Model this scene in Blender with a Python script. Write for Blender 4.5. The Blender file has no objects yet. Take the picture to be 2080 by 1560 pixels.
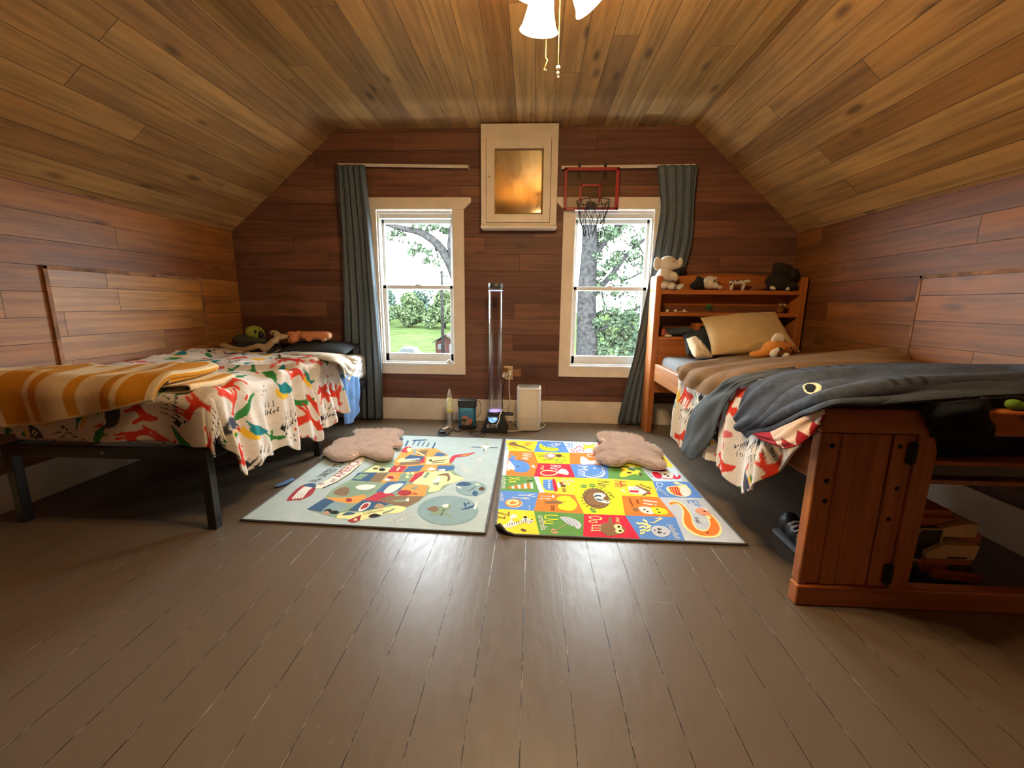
import bpy, bmesh, math, random
import numpy as np
from mathutils import Vector, Matrix

random.seed(7); RNG = np.random.default_rng(7)
C = bpy.context.scene.collection
SC = bpy.context.scene
PI = math.pi

# ------------------------------------------------------------------ camera
cam_d = bpy.data.cameras.new('camera'); cam = bpy.data.objects.new('camera', cam_d); C.objects.link(cam)
cam_d.sensor_fit = 'HORIZONTAL'; cam_d.sensor_width = 36.0; cam_d.lens = 845.0 / 2080.0 * 36.0
cam_d.clip_start = 0.02; cam_d.clip_end = 600
_right = Vector((0.99876, 0.04877, 0.01022)); _down = Vector((0.01918, -0.18694, -0.98218)); _fwd = Vector((-0.04599, 0.98116, -0.18765))
_fwd.normalize(); _right = (_right - _fwd * _right.dot(_fwd)).normalized(); _up = _right.cross(_fwd)
cam.matrix_world = Matrix(((_right.x, _up.x, -_fwd.x, 0.0), (_right.y, _up.y, -_fwd.y, 0.0), (_right.z, _up.z, -_fwd.z, 1.07), (0, 0, 0, 1)))
SC.camera = cam

# ------------------------------------------------------------------ sky and exposure
world = bpy.data.worlds.new('overcast_sky'); SC.world = world; world.use_nodes = True
_bg = world.node_tree.nodes['Background']; _bg.inputs[0].default_value = (0.87, 0.95, 1.0, 1); _bg.inputs[1].default_value = SKY = 40.0
SC.view_settings.view_transform = 'Standard'; SC.view_settings.look = 'None'
SC.view_settings.exposure = 0.0; SC.view_settings.gamma = 1.0; SC.view_settings.use_curve_mapping = False
try:
    SC.cycles.use_denoising = True; SC.cycles.max_bounces = 10; SC.cycles.diffuse_bounces = 5
    SC.cycles.transparent_max_bounces = 24; SC.cycles.sample_clamp_indirect = 6.0
except Exception:
    pass
LAMP_W = 23.0          # watts of each bulb in the ceiling light
LAMP_COL = (1.0, 0.72, 0.41)

# ------------------------------------------------------------------ helpers: materials
class NT:
    def __init__(s, name):
        s.m = bpy.data.materials.new(name); s.m.use_nodes = True
        s.t = s.m.node_tree; s.n = s.t.nodes; s.b = s.n['Principled BSDF']
    def add(s, typ, **kw):
        n = s.n.new(typ)
        for k, v in kw.items(): setattr(n, k, v)
        return n
    def put(s, sock, v):
        if isinstance(v, bpy.types.NodeSocket): s.t.links.new(v, sock)
        elif isinstance(v, (tuple, list)) and len(v) == 3 and sock.type == 'RGBA': sock.default_value = (*v, 1)
        else: sock.default_value = v
    def m_(s, op, a, b=0.0, c=0.0):
        n = s.add('ShaderNodeMath', operation=op)
        for i, v in enumerate((a, b, c)): s.put(n.inputs[i], v)
        return n.outputs[0]
    def xyz(s, x=0.0, y=0.0, z=0.0):
        n = s.add('ShaderNodeCombineXYZ')
        for i, v in enumerate((x, y, z)): s.put(n.inputs[i], v)
        return n.outputs[0]
    def mix(s, f, a, b, typ='MIX'):
        n = s.add('ShaderNodeMix', data_type='RGBA', blend_type=typ)
        s.put(n.inputs[0], f); s.put(n.inputs[6], a); s.put(n.inputs[7], b)
        return n.outputs[2]
    def noise(s, vec, scale=5.0, detail=3.0, rough=0.5):
        n = s.add('ShaderNodeTexNoise'); s.put(n.inputs['Vector'], vec)
        n.inputs['Scale'].default_value = scale; n.inputs['Detail'].default_value = detail; n.inputs['Roughness'].default_value = rough
        return n.outputs[0]
    def ramp(s, f, stops, interp='LINEAR'):
        n = s.add('ShaderNodeValToRGB'); n.color_ramp.interpolation = interp; e = n.color_ramp.elements
        while len(e) < len(stops): e.new(0.5)
        for i, (p, c) in enumerate(stops):
            e[i].position = p; e[i].color = (*c, 1) if len(c) == 3 else c
        s.put(n.inputs[0], f); return n.outputs[0]
    def step(s, v, lo, hi):
        n = s.add('ShaderNodeMapRange', interpolation_type='SMOOTHSTEP'); s.put(n.inputs[0], v)
        n.inputs[1].default_value = lo; n.inputs[2].default_value = hi; return n.outputs[0]
    def bump(s, h, strength=0.3, dist=0.01):
        n = s.add('ShaderNodeBump'); s.put(n.inputs['Height'], h); n.inputs['Strength'].default_value = strength; n.inputs['Distance'].default_value = dist
        s.put(s.b.inputs['Normal'], n.outputs[0])
    def coord(s, which='Object'):
        return s.add('ShaderNodeTexCoord').outputs[which]

def plain(name, col, rough=0.6, metal=0.0, var=0.08, scale=30.0, bump=0.0, spec=0.5, sheen=0.0, emit=None, es=0.0):
    t = NT(name); v = t.noise(t.coord(), scale, 3)
    d = tuple(c * (1 - var) for c in col); l = tuple(min(1, c * (1 + var)) for c in col)
    t.put(t.b.inputs['Base Color'], t.ramp(v, [(0.3, d), (0.7, l)]))
    t.b.inputs['Roughness'].default_value = rough; t.b.inputs['Metallic'].default_value = metal
    t.b.inputs['Specular IOR Level'].default_value = spec
    if sheen: t.b.inputs['Sheen Weight'].default_value = sheen
    if bump: t.bump(v, bump, 0.004)
    if emit: t.b.inputs['Emission Color'].default_value = (*emit, 1); t.b.inputs['Emission Strength'].default_value = es
    return t.m

def cloth_mat(name, col=None, weave=900.0, rough=0.9, sheen=0.15, bump=0.15, var=0.12):
    """woven cloth; col=None reads the colour attribute 'dye' of the mesh"""
    t = NT(name); co = t.coord()
    v = t.noise(co, 14, 4); w = t.noise(co, weave, 2)
    if col is None:
        a = t.add('ShaderNodeAttribute', attribute_name='dye'); base = a.outputs[0]
    else: base = col
    f = t.m_('ADD', 1 - var, t.m_('MULTIPLY', v, 2 * var))
    t.put(t.b.inputs['Base Color'], t.mix(1.0, base, t.xyz(f, f, f), 'MULTIPLY'))
    t.b.inputs['Roughness'].default_value = rough; t.b.inputs['Sheen Weight'].default_value = sheen * 0.1; t.b.inputs['Sheen Roughness'].default_value = 0.5; t.b.inputs['Specular IOR Level'].default_value = 0.2
    t.bump(t.m_('ADD', w, t.m_('MULTIPLY', v, 1.5)), bump, 0.003)
    return t.m

def plank_mat(name, cols, width, length, seam=0.003, seamcol=(0.012, 0.007, 0.004), rough=0.55, grain=0.5, knots=0.5, bump=0.4, paint=False, spec=0.5):
    t = NT(name); uv = t.add('ShaderNodeSeparateXYZ'); t.put(uv.inputs[0], t.coord('UV'))
    u, v = uv.outputs[0], uv.outputs[1]
    vv = t.m_('DIVIDE', v, width); row = t.m_('FLOOR', vv); fv = t.m_('FRACT', vv)
    wn = t.add('ShaderNodeTexWhiteNoise', noise_dimensions='1D'); t.put(wn.inputs['W'], row)
    uu = t.m_('ADD', t.m_('DIVIDE', u, length), t.m_('MULTIPLY', wn.outputs[0], 7.31)); col = t.m_('FLOOR', uu); fu = t.m_('FRACT', uu)
    w2 = t.add('ShaderNodeTexWhiteNoise', noise_dimensions='2D'); t.put(w2.inputs['Vector'], t.xyz(row, col, 0)); idv = w2.outputs[0]
    n = len(cols); base = t.ramp(idv, [(i / (n - 1), c) for i, c in enumerate(cols)])
    off = t.m_('MULTIPLY', idv, 57.0)
    g1 = t.noise(t.xyz(t.m_('ADD', t.m_('MULTIPLY', u, 1.6), off), t.m_('MULTIPLY', v, 34.0), off), 1.0, 5, 0.6)
    g2 = t.noise(t.xyz(t.m_('ADD', t.m_('MULTIPLY', u, 1.1), off), t.m_('MULTIPLY', v, 5.0), off), 1.3, 3, 0.55)
    sd = t.m_('MULTIPLY', t.m_('MINIMUM', fv, t.m_('SUBTRACT', 1.0, fv)), width)
    sj = t.m_('MULTIPLY', t.m_('MINIMUM', fu, t.m_('SUBTRACT', 1.0, fu)), length)
    wob = t.noise(t.xyz(t.m_('MULTIPLY', u, 3.0), row, 0), 2.0, 3)
    sdist = t.m_('MINIMUM', t.m_('ADD', sd, t.m_('MULTIPLY', t.m_('SUBTRACT', wob, 0.5), seam * 1.2)), sj)
    smask = t.m_('SUBTRACT', 1.0, t.step(sdist, seam * 0.35, seam))
    if paint:
        dent = t.noise(t.xyz(t.m_('MULTIPLY', u, 1.0), t.m_('MULTIPLY', v, 2.2), 0), 15.0, 3, 0.5)
        chip = t.step(t.noise(t.xyz(t.m_('MULTIPLY', u, 1.5), row, 3.0), 5.0, 3, 0.7), 0.49, 0.58)
        big = t.noise(t.xyz(u, v, 2.0), 1.3, 3)
        c0 = t.mix(t.m_('MULTIPLY', g2, 0.5), base, tuple(c * 0.82 for c in cols[0]))
        c0 = t.mix(t.m_('MULTIPLY', big, 0.35), c0, tuple(c * 1.25 for c in cols[-1]))
        spk = t.step(t.noise(t.xyz(u, v, 9.0), 60.0, 2, 0.4), 0.735, 0.76)
        c0 = t.mix(t.m_('MULTIPLY', spk, 0.22), c0, (0.30, 0.25, 0.20))
        scol = t.mix(t.m_('MULTIPLY', chip, 0.75), seamcol, (0.42, 0.37, 0.30))
        color = t.mix(smask, c0, scol)
        t.put(t.b.inputs['Roughness'], t.m_('ADD', rough - 0.08, t.m_('MULTIPLY', dent, 0.18)))
        h = t.m_('SUBTRACT', t.m_('ADD', t.m_('MULTIPLY', dent, 0.5), t.m_('MULTIPLY', g1, 0.35)), t.m_('MULTIPLY', smask, 0.9))
        h = t.m_('ADD', h, t.m_('MULTIPLY', idv, 0.15))
    else:
        dark = t.mix(t.m_('MULTIPLY', t.step(g1, 0.38, 0.66), grain * 1.3), base, t.mix(1.0, base, (0.42, 0.36, 0.30), 'MULTIPLY'))
        dark = t.mix(t.m_('MULTIPLY', t.step(g2, 0.48, 0.72), 0.55), dark, t.mix(1.0, base, (1.35, 1.25, 1.1), 'MULTIPLY'))
        dark = t.mix(t.m_('MULTIPLY', t.step(g2, 0.50, 0.30), 0.5), dark, t.mix(1.0, base, (0.5, 0.42, 0.38), 'MULTIPLY'))
        vo = t.add('ShaderNodeTexVoronoi'); t.put(vo.inputs['Vector'], t.xyz(t.m_('ADD', t.m_('MULTIPLY', u, 2.0), off), t.m_('MULTIPLY', v, 5.6), off)); vo.inputs['Scale'].default_value = 1.0
        kn = t.m_('SUBTRACT', 1.0, t.step(t.m_('ADD', vo.outputs[0], t.m_('MULTIPLY', t.m_('SUBTRACT', g1, 0.5), 0.16)), 0.05, 0.19))
        dark = t.mix(t.m_('MULTIPLY', kn, knots), dark, (0.035, 0.014, 0.006))
        color = t.mix(t.m_('MULTIPLY', smask, 0.9), dark, seamcol)
        t.put(t.b.inputs['Roughness'], t.m_('ADD', rough, t.m_('MULTIPLY', g2, 0.15)))
        h = t.m_('SUBTRACT', t.m_('MULTIPLY', g1, 0.25), smask)
    t.put(t.b.inputs['Base Color'], color); t.b.inputs['Specular IOR Level'].default_value = spec
    t.bump(h, bump, 0.004)
    return t.m

def wood_mat(name, dark, light, axis=2, rough=0.4, scale=1.0):
    """pine grain along one object axis"""
    t = NT(name); s = t.add('ShaderNodeSeparateXYZ'); t.put(s.inputs[0], t.coord())
    k = [30.0, 30.0, 30.0]; k[axis] = 1.8
    vec = t.xyz(*[t.m_('MULTIPLY', s.outputs[i], k[i] * scale) for i in range(3)])
    g = t.noise(vec, 1.0, 4, 0.55)
    k2 = [7.0, 7.0, 7.0]; k2[axis] = 1.0
    g2 = t.noise(t.xyz(*[t.m_('MULTIPLY', s.outputs[i], k2[i]) for i in range(3)]), 1.0, 2)
    c = t.ramp(t.m_('ADD', t.m_('MULTIPLY', g, 0.7), t.m_('MULTIPLY', g2, 0.3)), [(0.32, dark), (0.62, light)])
    k3 = [9.0, 9.0, 9.0]; k3[axis] = 3.2
    vo = t.add('ShaderNodeTexVoronoi'); t.put(vo.inputs['Vector'], t.xyz(*[t.m_('MULTIPLY', s.outputs[i], k3[i]) for i in range(3)])); vo.inputs['Scale'].default_value = 1.0
    c = t.mix(t.m_('MULTIPLY', t.m_('SUBTRACT', 1.0, t.step(vo.outputs[0], 0.07, 0.16)), 0.85), c, tuple(x * 0.22 for x in dark))
    t.put(t.b.inputs['Base Color'], c); t.b.inputs['Roughness'].default_value = rough
    t.bump(g, 0.12, 0.002)
    return t.m

# ------------------------------------------------------------------ helpers: objects
def thing(name, label, cat, loc=(0, 0, 0), group=None, rz=0.0):
    o = bpy.data.objects.new(name, None); C.objects.link(o); o.location = loc; o.rotation_euler = (0, 0, rz); o.empty_display_size = 0.05
    return tag(o, label, cat, group)
def tag(o, label, cat, group=None):
    o['label'] = label; o['category'] = cat
    if group: o['group'] = group
    return o
def struct(o):
    o['kind'] = 'structure'; return o
def link(name, me, mats, parent=None, smooth=False):
    o = bpy.data.objects.new(name, me); C.objects.link(o)
    for m in (mats if isinstance(mats, (list, tuple)) else [mats]): me.materials.append(m)
    if parent is not None:
        o.parent = parent; o.matrix_parent_inverse = parent_inv(parent)
    if smooth:
        for p in me.polygons: p.use_smooth = True
    return o
def parent_inv(p):
    m = Matrix.Identity(4); q = p
    chain = []
    while q is not None: chain.append(q); q = q.parent
    for q in reversed(chain):
        m = m @ (q.matrix_parent_inverse if q.parent else Matrix.Identity(4)) @ Matrix.LocRotScale(q.location, q.rotation_euler.to_quaternion(), q.scale)
    return m.inverted()

class MB:
    """collects shapes (world coordinates) and links them as one mesh object"""
    def __init__(s): s.bm = bmesh.new(); s.mi = 0
    def _done(s, geom):
        for f in {f for v in geom for f in v.link_faces}: f.material_index = s.mi
    def box(s, x0, x1, y0, y1, z0, z1, bev=0.0, rot=None, seg=2):
        cx, cy, cz = (x0 + x1) / 2, (y0 + y1) / 2, (z0 + z1) / 2
        g = bmesh.ops.create_cube(s.bm, size=1.0)['verts']
        for v in g: v.co = Vector((v.co.x * (x1 - x0), v.co.y * (y1 - y0), v.co.z * (z1 - z0)))
        if bev > 0:
            e = list({e for v in g for e in v.link_edges})
            r = bmesh.ops.bevel(s.bm, geom=g + e, offset=bev, segments=seg, affect='EDGES', profile=0.5)
            g = list({v for f in r['faces'] for v in f.verts} | {v for v in g if v.is_valid})
            seen = set(g); stack = list(g)
            while stack:
                v = stack.pop()
                for ed in v.link_edges:
                    w = ed.other_vert(v)
                    if w not in seen: seen.add(w); stack.append(w)
            g = list(seen)
        m = Matrix.Translation((cx, cy, cz)) @ (rot.to_4x4() if rot is not None else Matrix.Identity(4))
        for v in g: v.co = m @ v.co
        s._done(g); return s
    def tube(s, pts, r, n=8, closed=False, cap=True):
        pts = [Vector(p) for p in pts]; rs = r if isinstance(r, (list, tuple)) else [r] * len(pts)
        rings = []; N = len(pts); prev = None
        for i, p in enumerate(pts):
            a = pts[(i - 1) % N] if (closed or i > 0) else p; b = pts[(i + 1) % N] if (closed or i < N - 1) else p
            d = (b - a).normalized() if (b - a).length > 1e-9 else Vector((0, 0, 1))
            if prev is None: ref = Vector((0, 0, 1)) if abs(d.z) < 0.9 else Vector((1, 0, 0))
            else: ref = prev
            x = (ref - d * ref.dot(d)).normalized(); y = d.cross(x); prev = x
            rings.append([s.bm.verts.new(p + x * (rs[i] * math.cos(2 * PI * k / n)) + y * (rs[i] * math.sin(2 * PI * k / n))) for k in range(n)])
        fs = []
        for i in range(N if closed else N - 1):
            A, B = rings[i], rings[(i + 1) % N]
            for k in range(n): fs.append(s.bm.faces.new((A[k], A[(k + 1) % n], B[(k + 1) % n], B[k])))
        if cap and not closed:
            fs.append(s.bm.faces.new(rings[0][::-1])); fs.append(s.bm.faces.new(rings[-1]))
        for f in fs: f.material_index = s.mi; f.smooth = True
        return s
    def lathe(s, prof, n=24, mat=None, cap=True):
        """prof: (radius, z) pairs about the local Z axis, moved by the matrix mat"""
        mat = mat or Matrix.Identity(4); rings = []
        for r, z in prof: rings.append([s.bm.verts.new(mat @ Vector((r * math.cos(2 * PI * k / n), r * math.sin(2 * PI * k / n), z))) for k in range(n)])
        fs = []
        for A, B in zip(rings, rings[1:]):
            for k in range(n): fs.append(s.bm.faces.new((A[k], A[(k + 1) % n], B[(k + 1) % n], B[k])))
        if cap:
            fs.append(s.bm.faces.new(rings[0][::-1])); fs.append(s.bm.faces.new(rings[-1]))
        for f in fs: f.material_index = s.mi; f.smooth = True
        return s
    def ball(s, c, r, rot=None, sub=2):
        g = bmesh.ops.create_icosphere(s.bm, subdivisions=sub, radius=1.0)['verts']
        r = r if isinstance(r, (tuple, list)) else (r, r, r)
        m = Matrix.Translation(c) @ (rot.to_4x4() if rot is not None else Matrix.Identity(4)) @ Matrix.Diagonal((*r, 1))
        for v in g: v.co = m @ v.co
        s._done(g)
        for f in {f for v in g for f in v.link_faces}: f.smooth = True
        return s
    def prism(s, pts, axis, a, b):
        """outline extruded along an axis from a to b; pts are the two other coordinates"""
        def mk(p, t): return Vector((t, p[0], p[1])) if axis == 0 else Vector((p[0], t, p[1])) if axis == 1 else Vector((p[0], p[1], t))
        A = [s.bm.verts.new(mk(p, a)) for p in pts]; B = [s.bm.verts.new(mk(p, b)) for p in pts]; n = len(pts)
        fs = [s.bm.faces.new(A[::-1]), s.bm.faces.new(B)] + [s.bm.faces.new((A[i], A[(i + 1) % n], B[(i + 1) % n], B[i])) for i in range(n)]
        for f in fs: f.material_index = s.mi
        return s
    def quad(s, *p):
        f = s.bm.faces.new([s.bm.verts.new(Vector(q)) for q in p]); f.material_index = s.mi; return s
    def build(s, name, mats, parent=None, smooth=None, bevel=0.0):
        bmesh.ops.recalc_face_normals(s.bm, faces=s.bm.faces[:])
        me = bpy.data.meshes.new(name); s.bm.to_mesh(me); s.bm.free()
        o = link(name, me, mats, parent)
        if smooth is not None:
            for p in me.polygons: p.use_smooth = smooth
        if bevel:
            md = o.modifiers.new('bevel', 'BEVEL'); md.width = bevel; md.segments = 2; md.limit_method = 'ANGLE'
        return o

def blob(name, balls, mats, parent=None, voxel=0.012, smooth=4, fur=0):
    """soft toy body: overlapping rounded forms fused to one surface. ball = (centre, radii, z-rotation, y-rotation)"""
    mb = MB()
    for b in balls:
        c, r = b[0], b[1]; rz = b[2] if len(b) > 2 else 0.0; ry = b[3] if len(b) > 3 else 0.0
        mb.ball(c, r, Matrix.Rotation(rz, 3, 'Z') @ Matrix.Rotation(ry, 3, 'Y'), 3)
    o = mb.build(name, mats, parent, True)
    md = o.modifiers.new('fuse', 'REMESH'); md.mode = 'VOXEL'; md.voxel_size = voxel; md.use_smooth_shade = True
    m2 = o.modifiers.new('soft', 'SMOOTH'); m2.factor = 0.5; m2.iterations = smooth
    return o

def gridmesh(name, P, mats, parent=None, col=None, uv=None, thick=0.0, closed_u=False):
    """P: (nu, nv, 3) array of world points; col: (nu, nv, 3) dye colours"""
    nu, nv = P.shape[:2]
    iu = np.arange(nu if closed_u else nu - 1); iv = np.arange(nv - 1)
    A, B = np.meshgrid(iu, iv, indexing='ij'); A2 = (A + 1) % nu
    F = np.stack([A * nv + B, A2 * nv + B, A2 * nv + B + 1, A * nv + B + 1], -1).reshape(-1, 4)
    me = bpy.data.meshes.new(name)
    me.vertices.add(nu * nv); me.vertices.foreach_set('co', P.reshape(-1).astype(np.float32))
    me.loops.add(F.size); me.loops.foreach_set('vertex_index', F.reshape(-1).astype(np.int32))
    me.polygons.add(len(F)); me.polygons.foreach_set('loop_start', (np.arange(len(F)) * 4).astype(np.int32))
    try: me.polygons.foreach_set('loop_total', np.full(len(F), 4, np.int32))
    except Exception: pass
    me.update(calc_edges=True)
    if col is not None:
        at = me.color_attributes.new('dye', 'FLOAT_COLOR', 'POINT')
        c4 = np.concatenate([col.reshape(-1, 3), np.ones((nu * nv, 1))], 1); at.data.foreach_set('color', c4.reshape(-1).astype(np.float32))
    o = link(name, me, mats, parent, True)
    if thick:
        md = o.modifiers.new('thickness', 'SOLIDIFY'); md.thickness = thick; md.offset = -1.0
    return o

def vnoise(x, y, seed=0):
    """smooth value noise on numpy arrays"""
    xi = np.floor(x).astype(int); yi = np.floor(y).astype(int); fx = x - xi; fy = y - yi
    fx = fx * fx * (3 - 2 * fx); fy = fy * fy * (3 - 2 * fy)
    def h(a, b):
        n = (a * 374761393 + b * 668265263 + seed * 974711) & 0x7fffffff
        n = ((n ^ (n >> 13)) * 1274126177) & 0x7fffffff
        return ((n ^ (n >> 16)) & 0xffff) / 65535.0
    return (h(xi, yi) * (1 - fx) + h(xi + 1, yi) * fx) * (1 - fy) + (h(xi, yi + 1) * (1 - fx) + h(xi + 1, yi + 1) * fx) * fy
def ridge(x, y, seed=0):
    return 1 - np.abs(2 * vnoise(x, y, seed) - 1)
def catmull(G, t):
    """G: (n, ...) control rows, t in 0..1 -> interpolated rows"""
    n = len(G); s = np.clip(t, 0, 1) * (n - 1); i = np.minimum(s.astype(int), n - 2); f = s - i
    sh = (-1,) + (1,) * (G.ndim - 1); f = f.reshape(sh)
    p1, p2 = G[i], G[i + 1]
    p0 = np.where((i == 0).reshape(sh), 2 * p1 - p2, G[np.maximum(i - 1, 0)]); p3 = np.where((i == n - 2).reshape(sh), 2 * p2 - p1, G[np.minimum(i + 2, n - 1)])
    return 0.5 * (2 * p1 + (p2 - p0) * f + (2 * p0 - 5 * p1 + 4 * p2 - p3) * f ** 2 + (3 * p1 - p0 - 3 * p2 + p3) * f ** 3)
def drape(ctrl, nu, nv):
    G = np.array(ctrl, float) / 1000.0
    R = catmull(G, np.linspace(0, 1, nu)); R = np.swapaxes(R, 0, 1); R = catmull(R, np.linspace(0, 1, nv)); return np.swapaxes(R, 0, 1)
def normals(P):
    du = np.gradient(P, axis=0); dv = np.gradient(P, axis=1); n = np.cross(du, dv); return n / (np.linalg.norm(n, axis=-1, keepdims=True) + 1e-9)
def inpoly(px, py, poly):
    r = np.zeros(px.shape, bool); n = len(poly)
    for i in range(n):
        x1, y1 = poly[i]; x2, y2 = poly[(i + 1) % n]
        if y1 == y2: continue
        r ^= ((y1 > py) != (y2 > py)) & (px < (x2 - x1) * (py - y1) / (y2 - y1) + x1)
    return r
def smooth_loop(pts, k=4):
    n = len(pts); out = []
    for i in range(n):
        p0, p1, p2, p3 = (Vector(pts[(i + d) % n]) for d in (-1, 0, 1, 2))
        for j in range(k):
            f = j / k
            out.append(tuple(0.5 * (2 * p1 + (p2 - p0) * f + (2 * p0 - 5 * p1 + 4 * p2 - p3) * f * f + (3 * p1 - p0 - 3 * p2 + p3) * f ** 3)))
    return out

_font = {}
def letters(txt):
    """flat outline mesh of a word in Blender's own font: triangles, width, cap height"""
    if txt not in _font:
        cu = bpy.data.curves.new('lettering', 'FONT'); cu.body = txt; cu.size = 1.0; cu.resolution_u = 2
        o = bpy.data.objects.new('lettering', cu); C.objects.link(o)
        me = bpy.data.meshes.new_from_object(o.evaluated_get(bpy.context.evaluated_depsgraph_get()))
        v = np.array([q.co[:2] for q in me.vertices]) if len(me.vertices) else np.zeros((1, 2)); f = [tuple(p.vertices) for p in me.polygons]
        bpy.data.objects.remove(o); bpy.data.meshes.remove(me); bpy.data.curves.remove(cu)
        _font[txt] = (v - v.min(0) * np.array([1, 0]), f, float(np.ptp(v[:, 0])) or 1.0, 0.70)
    return _font[txt]

def fur_blades(verts, norms, length, width, count, lean=0.5, seed=1):
    """short tapering hairs rooted on given points; returns vertices and faces"""
    r = np.random.default_rng(seed); i = r.integers(0, len(verts), count)
    p = verts[i] + r.normal(0, 0.003, (count, 3)); n = norms[i] + r.normal(0, lean, (count, 3)); n /= np.linalg.norm(n, axis=1, keepdims=True)
    s = np.cross(n, r.normal(0, 1, (count, 3))); s /= np.linalg.norm(s, axis=1, keepdims=True)
    L = length * r.uniform(0.6, 1.2, (count, 1)); V = np.stack([p - s * width, p + s * width, p + n * L], 1).reshape(-1, 3)
    F = np.arange(count * 3).reshape(-1, 3); return V, F

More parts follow.
